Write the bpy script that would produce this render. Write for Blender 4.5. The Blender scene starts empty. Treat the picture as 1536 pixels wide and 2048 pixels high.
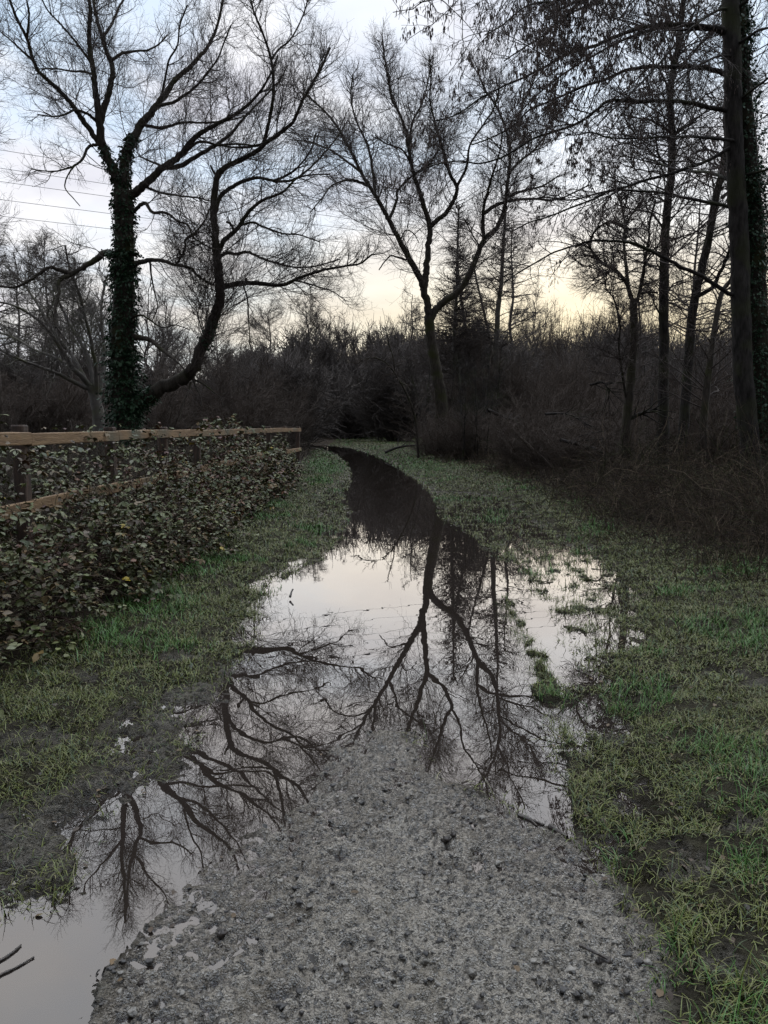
import bpy, math
import numpy as np
from math import radians

# ------------------------------------------------------------------ camera, sky, sun, exposure
SC = bpy.context.scene
COL = SC.collection
F, H_CAM, HOR = 1540.0, 1.45, 852.0            # photo focal length in px, eye height in m, horizon row
TILT = math.atan((1024 - HOR) / F)
CT, ST = math.cos(TILT), math.sin(TILT)

cam = bpy.data.cameras.new('camera')
cam.sensor_fit = 'HORIZONTAL'; cam.sensor_width = 36.0; cam.lens = 36.0 * F / 1536.0
cam.clip_start = 0.05; cam.clip_end = 3000
cam_o = bpy.data.objects.new('camera', cam); COL.objects.link(cam_o)
cam_o.location = (0, 0, H_CAM); cam_o.rotation_euler = (radians(90) - TILT, 0, 0)
SC.camera = cam_o

SUN_AZ, SUN_EL = radians(15.0), radians(8.0)     # azimuth from +Y towards +X
world = bpy.data.worlds.new('World'); SC.world = world; world.use_nodes = True
nt = world.node_tree; N = nt.nodes; L = nt.links
for n in list(N): N.remove(n)
def wn(t, **k):
    n = N.new(t)
    for a, b in k.items(): setattr(n, a, b)
    return n
def wmath(op, a, b=None, c=None, clamp=False):
    n = wn('ShaderNodeMath', operation=op); n.use_clamp = clamp
    for i, v in enumerate((a, b, c)):
        if v is None: continue
        if isinstance(v, (int, float)): n.inputs[i].default_value = v
        else: L.new(v, n.inputs[i])
    return n.outputs[0]
def wmix(f, a, b):
    n = wn('ShaderNodeMix', data_type='RGBA')
    for s, v in ((0, f), (6, a), (7, b)):
        if isinstance(v, (int, float)): n.inputs[s].default_value = v
        elif isinstance(v, tuple): n.inputs[s].default_value = (*v, 1)
        else: L.new(v, n.inputs[s])
    return n.outputs[2]
out = wn('ShaderNodeOutputWorld'); bg = wn('ShaderNodeBackground')
sky = wn('ShaderNodeTexSky', sky_type='NISHITA', sun_disc=False)
sky.sun_elevation = SUN_EL; sky.sun_rotation = SUN_AZ
sky.air_density = 1.0; sky.dust_density = 2.0; sky.ozone_density = 1.5
tc = wn('ShaderNodeTexCoord'); sep = wn('ShaderNodeSeparateXYZ')
nrm = wn('ShaderNodeVectorMath', operation='NORMALIZE'); L.new(tc.outputs['Generated'], nrm.inputs[0])
L.new(nrm.outputs[0], sep.inputs[0])
zc = wmath('ADD', wmath('MAXIMUM', sep.outputs[2], 0.0), 0.16)
cmb = wn('ShaderNodeCombineXYZ')
L.new(wmath('DIVIDE', sep.outputs[0], zc), cmb.inputs[0]); L.new(wmath('DIVIDE', sep.outputs[1], zc), cmb.inputs[1])
nz = wn('ShaderNodeTexNoise'); nz.inputs['Scale'].default_value = 1.15; nz.inputs['Detail'].default_value = 7; nz.inputs['Roughness'].default_value = 0.55
nz.inputs['Distortion'].default_value = 0.35; L.new(cmb.outputs[0], nz.inputs['Vector'])
cov = wn('ShaderNodeMapRange', interpolation_type='SMOOTHSTEP'); L.new(nz.outputs[0], cov.inputs[0])
cov.inputs[1].default_value = 0.36; cov.inputs[2].default_value = 0.60
nz2 = wn('ShaderNodeTexNoise'); nz2.inputs['Scale'].default_value = 2.6; nz2.inputs['Detail'].default_value = 5; L.new(cmb.outputs[0], nz2.inputs['Vector'])
tone = wn('ShaderNodeMapRange'); L.new(nz2.outputs[0], tone.inputs[0]); tone.inputs[1].default_value = 0.35; tone.inputs[2].default_value = 0.65
# sun proximity (broad glow behind the cloud)
sd = wn('ShaderNodeVectorMath', operation='DOT_PRODUCT'); L.new(nrm.outputs[0], sd.inputs[0])
sd.inputs[1].default_value = (math.sin(SUN_AZ) * math.cos(SUN_EL), math.cos(SUN_AZ) * math.cos(SUN_EL), math.sin(SUN_EL))
prox = wmath('MAXIMUM', sd.outputs['Value'], 0.0)
glow = wmath('POWER', prox, 7.0)
low = wn('ShaderNodeMapRange', interpolation_type='SMOOTHSTEP'); L.new(sep.outputs[2], low.inputs[0])
low.inputs[1].default_value = 0.30; low.inputs[2].default_value = 0.09
warm = wmath('MULTIPLY', glow, low.outputs[0], clamp=True)
cloud = wmix(tone.outputs[0], (0.500, 0.490, 0.535), (0.690, 0.680, 0.685))
skyc = wn('ShaderNodeMix', data_type='RGBA', blend_type='MULTIPLY'); skyc.inputs[0].default_value = 1
L.new(sky.outputs[0], skyc.inputs[6]); skyc.inputs[7].default_value = (0.10, 0.10, 0.10, 1)
clear = wmix(0.88, skyc.outputs[2], (0.46, 0.58, 0.73))
c1 = wmix(wmath('MULTIPLY', cov.outputs[0], 0.9), clear, cloud)
c2 = wmix(wmath('MULTIPLY', warm, 0.86), c1, (0.65, 0.545, 0.33))
# unseen sky behind the viewer dimmed so the ground is lit from the front
back = wn('ShaderNodeMapRange', interpolation_type='SMOOTHSTEP'); L.new(sep.outputs[1], back.inputs[0])
back.inputs[1].default_value = -0.75; back.inputs[2].default_value = 0.55; back.inputs[3].default_value = 0.28; back.inputs[4].default_value = 1.0
dim = wn('ShaderNodeMix', data_type='RGBA', blend_type='MULTIPLY'); dim.inputs[0].default_value = 1
zen = wn('ShaderNodeMapRange', interpolation_type='SMOOTHSTEP'); L.new(sep.outputs[2], zen.inputs[0])   # unseen sky overhead boosted as added light on the ground
zen.inputs[1].default_value = 0.72; zen.inputs[2].default_value = 0.92; zen.inputs[3].default_value = 1.0; zen.inputs[4].default_value = 4.2
L.new(c2, dim.inputs[6]); L.new(wmath('MULTIPLY', back.outputs[0], zen.outputs[0]), dim.inputs[7]); c2 = dim.outputs[2]
L.new(c2, bg.inputs[0]); bg.inputs[1].default_value = 1.0
L.new(bg.outputs[0], out.inputs[0])

sun = bpy.data.lights.new('sun', 'SUN'); sun.energy = 1.3; sun.angle = radians(120); sun.color = (1.0, 0.91, 0.79)
sun_o = bpy.data.objects.new('sun', sun); COL.objects.link(sun_o)
sun_o.rotation_euler = (radians(90) - SUN_EL, 0, math.pi - SUN_AZ)

SC.view_settings.view_transform = 'Standard'; SC.view_settings.look = 'None'
SC.view_settings.exposure = 0.72; SC.view_settings.gamma = 1.0; SC.view_settings.use_curve_mapping = False
SC.cycles.max_bounces = 5; SC.cycles.diffuse_bounces = 2; SC.cycles.glossy_bounces = 3
SC.cycles.transparent_max_bounces = 6; SC.cycles.transmission_bounces = 3
SC.cycles.caustics_reflective = False; SC.cycles.caustics_refractive = False

# ------------------------------------------------------------------ helpers
rng = np.random.default_rng(7)
def P(x, y, Y):
    """point seen at photo pixel (x, y) that stands Y metres ahead"""
    x, y, Y = np.broadcast_arrays(np.asarray(x, float), np.asarray(y, float), np.asarray(Y, float))
    u = (x - 768) / F; v = (1024 - y) / F
    d = np.stack([u, CT + v * ST, -ST + v * CT], -1)
    return d * (Y / d[..., 1])[..., None] + np.array([0, 0, H_CAM])
def G(x, y, z=0.0):
    """ground point (height z) seen at photo pixel (x, y)"""
    x = np.asarray(x, float); y = np.asarray(y, float)
    u = (x - 768) / F; v = (1024 - y) / F
    d = np.stack([u, CT + v * ST, -ST + v * CT], -1)
    return d * ((z - H_CAM) / d[..., 2])[..., None] + np.array([0, 0, H_CAM])
def project(p):
    q = p - np.array([0, 0, H_CAM])
    zz = q[..., 1] * CT - q[..., 2] * ST; up = q[..., 1] * ST + q[..., 2] * CT
    zz = np.where(zz < 1e-3, 1e-3, zz)
    return 768 + F * q[..., 0] / zz, 1024 - F * up / zz
def unit(v): return v / np.maximum(np.linalg.norm(v, axis=-1, keepdims=True), 1e-9)
def sstep(a, b, x):
    t = np.clip((x - a) / (b - a), 0, 1); return t * t * (3 - 2 * t)

_perm = np.random.default_rng(3).permutation(512).astype(np.int64)
_ga = np.random.default_rng(4).uniform(0, 2 * np.pi, 512)
def noise2(x, y):
    xi = np.floor(x).astype(np.int64); yi = np.floor(y).astype(np.int64); xf = x - xi; yf = y - yi
    u = xf**3 * (xf * (xf * 6 - 15) + 10); v = yf**3 * (yf * (yf * 6 - 15) + 10)
    def g(i, j, dx, dy):
        h = _perm[(_perm[i & 511] + j) & 511]; a = _ga[h]
        return np.cos(a) * dx + np.sin(a) * dy
    a = g(xi, yi, xf, yf); b = g(xi + 1, yi, xf - 1, yf); c = g(xi, yi + 1, xf, yf - 1); d = g(xi + 1, yi + 1, xf - 1, yf - 1)
    return ((a * (1 - u) + b * u) * (1 - v) + (c * (1 - u) + d * u) * v) * 1.5
def fbm(x, y, o=4, gain=0.5):
    s = 0; a = 1.0
    for k in range(o): s = s + a * noise2(x * 2**k + 17.3 * k, y * 2**k - 9.1 * k); a *= gain
    return s
def polysd(px, py, poly):
    """signed distance to a polygon, positive inside"""
    poly = np.asarray(poly, float); d2 = np.full(px.shape, 1e18); ins = np.zeros(px.shape, bool); n = len(poly)
    for i in range(n):
        ax, ay = poly[i]; bx, by = poly[(i + 1) % n]
        ex, ey = bx - ax, by - ay
        t = np.clip(((px - ax) * ex + (py - ay) * ey) / (ex * ex + ey * ey + 1e-12), 0, 1)
        d2 = np.minimum(d2, (px - ax - t * ex)**2 + (py - ay - t * ey)**2)
        c = ((ay > py) != (by > py)) & (px < (bx - ax) * (py - ay) / (by - ay + 1e-12) + ax)
        ins ^= c
    d = np.sqrt(d2); return np.where(ins, d, -d)

def mesh_obj(name, V, Q=None, T=None, mat=None, parent=None, attrs=None, smooth=True):
    """one mesh object from vertices, quads and triangles (numpy arrays)"""
    me = bpy.data.meshes.new(name); V = np.asarray(V, np.float32)
    nq = 0 if Q is None else len(Q); ntr = 0 if T is None else len(T)
    me.vertices.add(len(V)); me.vertices.foreach_set('co', V.ravel())
    idx = []
    if nq: idx.append(np.asarray(Q, np.int32).ravel())
    if ntr: idx.append(np.asarray(T, np.int32).ravel())
    idx = np.concatenate(idx)
    me.loops.add(len(idx)); me.loops.foreach_set('vertex_index', idx)
    me.polygons.add(nq + ntr)
    st = np.concatenate([np.arange(nq) * 4, nq * 4 + np.arange(ntr) * 3]).astype(np.int32)
    me.polygons.foreach_set('loop_start', st)
    me.polygons.foreach_set('use_smooth', np.full(nq + ntr, smooth))
    for k, a in (attrs or {}).items():
        a = np.asarray(a, np.float32)
        if a.ndim == 1:
            at = me.attributes.new(k, 'FLOAT', 'POINT'); at.data.foreach_set('value', a)
        else:
            at = me.attributes.new(k, 'FLOAT_COLOR', 'POINT')
            at.data.foreach_set('color', np.concatenate([a, np.ones((len(a), 1), np.float32)], 1).ravel())
    me.update(calc_edges=True); me.validate()
    o = bpy.data.objects.new(name, me); COL.objects.link(o)
    if mat: me.materials.append(mat)
    if parent is not None:
        o.parent = parent; o.matrix_parent_inverse = parent.matrix_world.inverted() if False else o.matrix_parent_inverse
    return o
class Geo:
    def __init__(s): s.V = []; s.Q = []; s.T = []; s.C = []; s.n = 0
    def add(s, V, Q=None, T=None, col=None):
        V = np.asarray(V).reshape(-1, 3); s.V.append(V)
        if Q is not None and len(Q): s.Q.append(np.asarray(Q) + s.n)
        if T is not None and len(T): s.T.append(np.asarray(T) + s.n)
        if col is not None: s.C.append(np.broadcast_to(col, V.shape))
        s.n += len(V)
    def build(s, name, mat, parent=None, origin=None, smooth=True):
        V = np.concatenate(s.V)
        if origin is not None: V = V - np.asarray(origin)
        return mesh_obj(name, V, np.concatenate(s.Q) if s.Q else None, np.concatenate(s.T) if s.T else None, mat, parent,
                        {'col': np.concatenate(s.C)} if s.C else None, smooth)
def tubes(g, pts, rad, k=3, rough=0.0):
    """M polylines of n points each as tapered tubes with k sides"""
    pts = np.asarray(pts, float); M, n, _ = pts.shape
    tan = unit(np.gradient(pts, axis=1)) if n > 2 else unit(np.repeat((pts[:, 1:] - pts[:, :1]), 2, 1))
    mt = unit(pts[:, -1] - pts[:, 0]); ref = np.where((np.abs(mt[:, 2]) > 0.75)[:, None], np.array([0.31, 0.95, 0.0]), np.array([0.1, 0.05, 1.0]))
    s = unit(np.cross(tan, ref[:, None, :])); u = np.cross(s, tan)
    a = np.arange(k) * 2 * np.pi / k
    R = np.asarray(rad, float)[:, :, None] * np.ones(k)
    if rough: R = R * (1 + rough * rng.normal(size=R.shape))
    V = pts[:, :, None, :] + R[..., None] * (np.cos(a)[:, None] * s[:, :, None, :] + np.sin(a)[:, None] * u[:, :, None, :])
    i = np.arange(n - 1)[:, None]; j = np.arange(k)[None, :]
    q = np.stack([i * k + j, i * k + (j + 1) % k, (i + 1) * k + (j + 1) % k, (i + 1) * k + j], -1).reshape(-1, 4)
    Q = (q[None] + (np.arange(M) * n * k)[:, None, None]).reshape(-1, 4)
    g.add(V.reshape(-1, 3), Q)
def resample(p, n, r=None):
    p = np.asarray(p, float); d = np.concatenate([[0], np.cumsum(np.linalg.norm(np.diff(p, axis=0), axis=1))])
    t = np.linspace(0, d[-1], n); o = np.stack([np.interp(t, d, p[:, c]) for c in range(3)], 1)
    return o if r is None else (o, np.interp(t, d, r))
def catmull(p, sub=5):
    p = np.asarray(p, float)
    if len(p) < 3: return resample(p, 6)
    q = np.concatenate([[2 * p[0] - p[1]], p, [2 * p[-1] - p[-2]]]); o = []
    for i in range(1, len(q) - 2):
        for t in np.arange(sub) / sub:
            a, b, c, d = q[i - 1], q[i], q[i + 1], q[i + 2]
            o.append(0.5 * (2 * b + (c - a) * t + (2 * a - 5 * b + 4 * c - d) * t * t + (3 * b - a - 3 * c + d) * t**3))
    o.append(p[-1]); return np.array(o)
def sprout(pts, rad, count, n, len_rng, ang, up, wig, rmax, rmin, tmin=0.1, tpow=0.8, lfrac=None, rfrac=0.6, flat=0.0):
    """grow `count` child branches from M parent polylines; returns (pts, rad)"""
    M, m, _ = pts.shape
    ln = np.linalg.norm(np.diff(pts, axis=1), axis=2).sum(1)
    pi = rng.choice(M, count, p=ln / ln.sum()); t = tmin + (1 - tmin) * rng.random(count)**tpow
    f = t * (m - 1); i0 = np.minimum(f.astype(int), m - 2); w = (f - i0)[:, None]
    base = pts[pi, i0] * (1 - w) + pts[pi, i0 + 1] * w
    r = rad[pi, i0] * (1 - w[:, 0]) + rad[pi, i0 + 1] * w[:, 0]
    tg = unit(pts[pi, i0 + 1] - pts[pi, i0])
    rv = unit(np.cross(tg, rng.normal(size=(count, 3))))
    if flat: rv[:, 2] *= (1 - flat); rv = unit(rv)
    A = np.radians(rng.uniform(ang[0], ang[1], count))[:, None]
    d = unit(tg * np.cos(A) + rv * np.sin(A))
    if lfrac is not None: Ln = np.clip(ln[pi] * lfrac * (1.15 - t) * rng.uniform(0.6, 1.4, count), *len_rng)
    else: Ln = rng.uniform(*len_rng, count) * (1.1 - 0.4 * t)
    st = Ln / (n - 1); o = [base]; p = base
    for k in range(n - 1):
        d = unit(d + rng.normal(size=(count, 3)) * wig + np.array([0, 0, up]) )
        p = p + d * st[:, None]; o.append(p)
    o = np.stack(o, 1)
    r0 = np.clip(np.minimum(r * rfrac, rmax), rmin, None)
    R = r0[:, None] * np.linspace(1, 0.35, n)[None] ; R = np.maximum(R, rmin * 0.6)
    return o, R
def tag(o, label=None, cat=None, group=None, kind=None):
    if label: o['label'] = label
    if cat: o['category'] = cat
    if group: o['group'] = group
    if kind: o['kind'] = kind
    return o
def empty(name, loc):
    o = bpy.data.objects.new(name, None); o.empty_display_size = 0.3; COL.objects.link(o); o.location = loc; return o

# ------------------------------------------------------------------ materials
def mat(name, base, rough=0.7, vary=None, scale=8.0, bump=0.0, bscale=40.0, attr=None, spec=0.5, stretch=(1, 1, 1), second=None):
    m = bpy.data.materials.new(name); m.use_nodes = True; t = m.node_tree; b = t.nodes['Principled BSDF']
    b.inputs['Roughness'].default_value = rough; b.inputs['Specular IOR Level'].default_value = spec
    tcn = t.nodes.new('ShaderNodeTexCoord'); mp = t.nodes.new('ShaderNodeMapping'); mp.inputs['Scale'].default_value = stretch
    t.links.new(tcn.outputs['Object'], mp.inputs[0])
    src = None
    if attr:
        at = t.nodes.new('ShaderNodeAttribute'); at.attribute_name = attr; src = at.outputs['Color']
    if vary:
        nz = t.nodes.new('ShaderNodeTexNoise'); nz.inputs['Scale'].default_value = scale; nz.inputs['Detail'].default_value = 5
        t.links.new(mp.outputs[0], nz.inputs['Vector'])
        cr = t.nodes.new('ShaderNodeMapRange'); cr.inputs[1].default_value = 0.35; cr.inputs[2].default_value = 0.68
        t.links.new(nz.outputs[0], cr.inputs[0])
        mx = t.nodes.new('ShaderNodeMix'); mx.data_type = 'RGBA'; t.links.new(cr.outputs[0], mx.inputs[0])
        mx.inputs[6].default_value = (*base, 1); mx.inputs[7].default_value = (*vary, 1)
        src2 = mx.outputs[2]
        if attr:
            mm = t.nodes.new('ShaderNodeMix'); mm.data_type = 'RGBA'; mm.blend_type = 'MULTIPLY'; mm.inputs[0].default_value = 1
            t.links.new(src, mm.inputs[6]); t.links.new(src2, mm.inputs[7]); src = mm.outputs[2]
        else: src = src2
        if second:
            n3 = t.nodes.new('ShaderNodeTexNoise'); n3.inputs['Scale'].default_value = 1.3; n3.inputs['Detail'].default_value = 6
            t.links.new(tcn.outputs['Object'], n3.inputs['Vector'])
            c3 = t.nodes.new('ShaderNodeMapRange'); c3.inputs[1].default_value = 0.5; c3.inputs[2].default_value = 0.66
            t.links.new(n3.outputs[0], c3.inputs[0])
            m3 = t.nodes.new('ShaderNodeMix'); m3.data_type = 'RGBA'; t.links.new(c3.outputs[0], m3.inputs[0])
            t.links.new(src, m3.inputs[6]); m3.inputs[7].default_value = (*second, 1); src = m3.outputs[2]
    if src is not None: t.links.new(src, b.inputs['Base Color'])
    else: b.inputs['Base Color'].default_value = (*base, 1)
    if bump:
        nb = t.nodes.new('ShaderNodeTexNoise'); nb.inputs['Scale'].default_value = bscale; nb.inputs['Detail'].default_value = 6
        t.links.new(mp.outputs[0], nb.inputs['Vector'])
        bm = t.nodes.new('ShaderNodeBump'); bm.inputs['Strength'].default_value = bump; bm.inputs['Distance'].default_value = 0.02
        t.links.new(nb.outputs[0], bm.inputs['Height']); t.links.new(bm.outputs[0], b.inputs['Normal'])
    return m
M_bark = mat('dark_bark', (0.030, 0.025, 0.020), 0.85, (0.065, 0.055, 0.045), 14, 0.9, 30, stretch=(1, 1, 0.25), second=(0.040, 0.042, 0.016), spec=0.15)
M_alder = mat('alder_bark', (0.016, 0.014, 0.013), 0.9, (0.046, 0.041, 0.038), 16, 0.9, 34, stretch=(1, 1, 0.3), second=(0.040, 0.043, 0.022), spec=0.15)
M_twig = mat('twig_bark', (0.040, 0.028, 0.024), 0.8, (0.055, 0.040, 0.032), 5)
M_pale = mat('pale_bark', (0.075, 0.066, 0.058), 0.85, (0.11, 0.098, 0.085), 7, second=(0.07, 0.07, 0.035))
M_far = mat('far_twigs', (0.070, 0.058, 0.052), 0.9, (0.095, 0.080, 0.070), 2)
M_shrub = mat('shrub_twigs', (0.050, 0.038, 0.031), 0.85, (0.095, 0.074, 0.060), 1.2, spec=0.2)
M_cane = mat('dead_canes', (1, 1, 1), 0.85, (0.6, 0.6, 0.6), 6, attr='col', spec=0.12)
M_leaf = mat('bramble_leaves', (1, 1, 1), 0.5, (0.7, 0.7, 0.7), 20, attr='col', spec=0.32)
M_ivy = mat('ivy_leaves', (0.012, 0.036, 0.016), 0.5, (0.026, 0.060, 0.026), 3, spec=0.25)
M_grass = mat('grass_blades', (1, 1, 1), 0.5, (0.75, 0.75, 0.75), 25, attr='col', spec=0.4)
M_catkin = mat('catkins', (0.050, 0.034, 0.028), 0.8, (0.085, 0.055, 0.042), 30)
M_wood = mat('weathered_rail', (0.150, 0.092, 0.048), 0.8, (0.27, 0.175, 0.090), 5, 0.6, 22, stretch=(7, 0.6, 7), second=(0.11, 0.10, 0.065))
M_post = mat('dark_post', (0.030, 0.022, 0.018), 0.8, (0.080, 0.048, 0.032), 6, 0.4, 20, stretch=(5, 5, 1))
M_cable = mat('cable', (0.12, 0.12, 0.13), 0.5)
M_stone = mat('wet_stones', (1, 1, 1), 0.45, (0.55, 0.55, 0.55), 40, 0.5, 90, attr='col')
M_stick = mat('wet_stick', (0.022, 0.017, 0.014), 0.45, (0.045, 0.035, 0.028), 20, 0.6, 60)

# ------------------------------------------------------------------ terrain
def gp(px): return G(np.array([p[0] for p in px]), np.array([p[1] for p in px]))[:, :2]
WATER = gp([(180, 2048), (222, 1950), (300, 1850), (380, 1752), (480, 1685), (610, 1600), (668, 1478), (760, 1462), (830, 1470), (868, 1556), (1000, 1606),
            (1085, 1662), (1135, 1674), (1150, 1610), (1128, 1500), (1112, 1425), (1130, 1385), (1166, 1335), (1120, 1250), (1062, 1150), (1000, 1110),
            (925, 1060), (892, 1040), (870, 990), (822, 950), (780, 925), (735, 906), (700, 896), (640, 889), (560, 886), (560, 889.5), (640, 897), (668, 907),
            (690, 925), (700, 947), (694, 975), (684, 1000), (690, 1030), (684, 1070), (660, 1110), (592, 1140), (545, 1180), (503, 1230),
            (492, 1290), (478, 1340), (440, 1380), (385, 1430), (372, 1500), (352, 1560), (300, 1582), (250, 1612), (192, 1662), (152, 1722),
            (128, 1800), (20, 1832), (-60, 1850), (-300, 1890), (-300, 2200), (120, 2200)])
MUD = gp([(150, 2300), (180, 2048), (222, 1950), (300, 1850), (380, 1752), (480, 1685), (610, 1600), (668, 1478), (760, 1462), (830, 1470), (868, 1556), (1000, 1606),
          (1085, 1662), (1150, 1690), (1200, 1740), (1250, 1820), (1290, 1900), (1310, 1980), (1330, 2300)])
WET_R = gp([(880, 1020), (930, 985), (1010, 995), (1090, 1050), (1200, 1105), (1290, 1195), (1290, 1290), (1190, 1310), (1200, 1380), (1240, 1460),
            (1150, 1500), (1100, 1420), (1060, 1150)])
WET_L = gp([(710, 950), (640, 980), (605, 1008), (640, 1050), (600, 1110), (530, 1150), (480, 1215), (455, 1290), (440, 1350), (500, 1300), (520, 1220), (600, 1150), (690, 1070)])
MUD_L = gp([(-200, 1700), (0, 1640), (200, 1540), (330, 1400), (440, 1330), (500, 1330), (480, 1400), (400, 1480), (380, 1540), (300, 1600), (200, 1680), (140, 1790), (0, 1850), (-200, 1880)])
UNDER = np.array([(2.6, 55), (1.6, 40), (2.0, 31), (3.2, 19), (2.75, 10.7), (2.75, 8.6), (3.1, 7.4), (3.4, 6.0), (3.6, 3.0)])
def under_edge(y): return np.interp(y, UNDER[::-1, 1], UNDER[::-1, 0])
def bramble_edge(y): return np.interp(y, [3, 4.5, 6.3, 9.3, 12.5, 20, 28, 45], [-2.15, -2.15, -2.1, -2.2, -2.15, -2.2, -3.0, -4.2])

BARE = [(1400, 1955, 85, 40), (1360, 1735, 85, 45), (1250, 1615, 40, 30), (1215, 1455, 70, 40), (1290, 1570, 40, 20), (1240, 1700, 60, 35), (1470, 1660, 60, 25), (1500, 1385, 60, 15), (1450, 1360, 40, 12), (60, 1500, 90, 40), (250, 1450, 60, 30), (130, 1640, 90, 50), (170, 1370, 40, 18), (360, 1325, 40, 14)]
BARE = [(*G(a, b)[:2], abs(G(a + c, b)[0] - G(a, b)[0]), abs(G(a, b - d)[1] - G(a, b)[1])) for a, b, c, d in BARE]
RIDGE = gp([(1000, 1190), (1040, 1262), (1070, 1320), (1102, 1405)])
def terrain(x, y):
    """height, mud mask, grass mask"""
    wob = 0.10 * fbm(x * 2.2, y * 2.2, 4) * np.clip(y / 5, 0.35, 1.6)
    sw = polysd(x, y, WATER) + wob * 0.8
    sm = polysd(x, y, MUD) + wob * 0.5
    wet = np.maximum(sstep(-0.25, 0.2, polysd(x, y, WET_R) + wob), sstep(-0.2, 0.3, polysd(x, y, WET_L) + wob))
    ml = sstep(-0.15, 0.15, polysd(x, y, MUD_L) + wob * 1.5)
    mud = sstep(-0.07, 0.07, sm)
    o = np.maximum(-sw, 0)
    rise = 0.045 * sstep(0, 0.7, o) + 0.13 * sstep(0.7, 3.5, o)
    rise = rise * (1 - 0.55 * ml)
    z = np.where(sw > 0, -0.006 - 0.05 * sstep(0, 0.6, sw), 0.006 + rise)
    z = np.where(mud > 0.5, np.where(sw > 0, z, 0.007 + 0.045 * sstep(0, 1.0, o)), z)
    z = np.where(sw > 0, z, z * (1 - wet) + wet * (-0.011 + 0.024 * fbm(x * 6, y * 3.6, 3)))
    z = np.where(sw > 0, z, z * (1 - ml) + ml * (0.024 + 0.02 * fbm(x * 4, y * 4, 3)) * sstep(0, 0.12, o))
    # lumps: flaky clods with steep edges, and hollows between them
    near = np.clip(1 - (y - 5) / 7, 0, 1)
    n1 = fbm(x * 9 + 0.3 * noise2(x * 20, y * 20), y * 11, 4, 0.6); n2 = fbm(x * 24, y * 30, 3, 0.6); n3 = fbm(x * 3.6 + 9, y * 3.6, 3); n4 = fbm(x * 55, y * 60, 2, 0.6)
    lump = 0.009 * (sstep(-0.12, 0.30, n1) - 0.5) + 0.0095 * (sstep(-0.06, 0.24, n2) - 0.5) * near + 0.009 * n3 + 0.0055 * n4 * near - 0.016 * sstep(0.36, 0.52, fbm(x * 17 + 40, y * 21, 3)) * near
    z = z + lump * np.where(sw > 0.25, 0.5, 1.0) * (0.45 + 0.75 * np.maximum(mud, ml)) * (1 - 0.6 * wet * (mud < 0.5))
    z = z + (1 - mud) * (1 - wet) * (sw < 0) * (0.020 * fbm(x * 3.1, y * 3.1, 3)) * (1 - ml * 0.4)
    # woodland on the right: hollows with standing water
    wood = sstep(0, 1.5, x - under_edge(y)) * sstep(5, 8, y)
    z = z + wood * (0.10 * fbm(x * 0.35 + 3, y * 0.35, 3) - 0.08 * sstep(13, 17, y) * (1 - sstep(26, 34, y)) * sstep(5, 7, x))
    left = sstep(0, 4, -3.2 - x) * sstep(3, 6, y)
    bare = 0
    for bx, by, sx, sy in BARE: bare = np.maximum(bare, np.exp(-((x - bx) / sx)**2 - ((y - by) / sy)**2))
    bare = sstep(0.44, 0.75, bare + 0.55 * fbm(x * 5, y * 5, 4)); z = z - 0.012 * bare * near + 0.8 * lump * bare * (1 - mud)
    rid = np.interp(y, RIDGE[::-1, 1], RIDGE[::-1, 0], left=99, right=99)
    z = z + (0.035 + 0.03 * fbm(x * 8, y * 5, 2)) * sstep(0.11, 0.03, np.abs(x - rid + 0.06 * noise2(y * 3.1, x * 0 + 5.0)) + 0.035 * (0.5 - fbm(x * 5 + 7, y * 3.3, 3)) ) * (y > RIDGE[:, 1].min()) * (y < RIDGE[:, 1].max())
    z = z + left * 0.15 * fbm(x * 0.2, y * 0.2, 2)
    far = sstep(60, 90, y) + sstep(20, 45, np.abs(x)); z = z + 0.5 * np.clip(far, 0, 1)
    leftwood = sstep(0, 0.3, bramble_edge(y) - x + 0.15)
    grass = (1 - sstep(-0.12, 0.06, sm)) * (1 - sstep(-0.03, 0.09, sw)) * (1 - wood) * (1 - leftwood) * (1 - 0.82 * ml) * (1 - 0.8 * bare) * (1 - 0.18 * wet)
    return z, np.maximum(np.maximum(mud, ml * 0.28), 0.16 * bare), grass, wood, leftwood, sw
def axis(core0, core1, step, ratio, lo, hi):
    a = list(np.arange(core0, core1 + 1e-6, step)); s = step
    while a[-1] < hi: s *= ratio; a.append(a[-1] + s)
    b = []; s = step; v = core0
    while v > lo: s *= ratio; v -= s; b.append(v)
    return np.array(b[::-1] + a)
gx = axis(-1.9, 1.9, 0.0085, 1.035, -160, 160)
gy = [1.45]
while gy[-1] < 260: gy.append(gy[-1] + max(0.0065, gy[-1] * 0.0036))
gy = np.array([-60, -25, -10, -4, -1.5, 0, 0.6, 1.0, 1.2, 1.3, 1.38] + gy)
X, Y = np.meshgrid(gx, gy)
Z, MUDM, GRS, WOOD, LW, SW = terrain(X.ravel(), Y.ravel())
nx, ny = len(gx), len(gy)
ii = (np.arange(ny - 1)[:, None] * nx + np.arange(nx - 1)[None]).ravel()
Qg = np.stack([ii, ii + 1, ii + nx + 1, ii + nx], 1)
M_ground = bpy.data.materials.new('wet_ground'); M_ground.use_nodes = True
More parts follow.
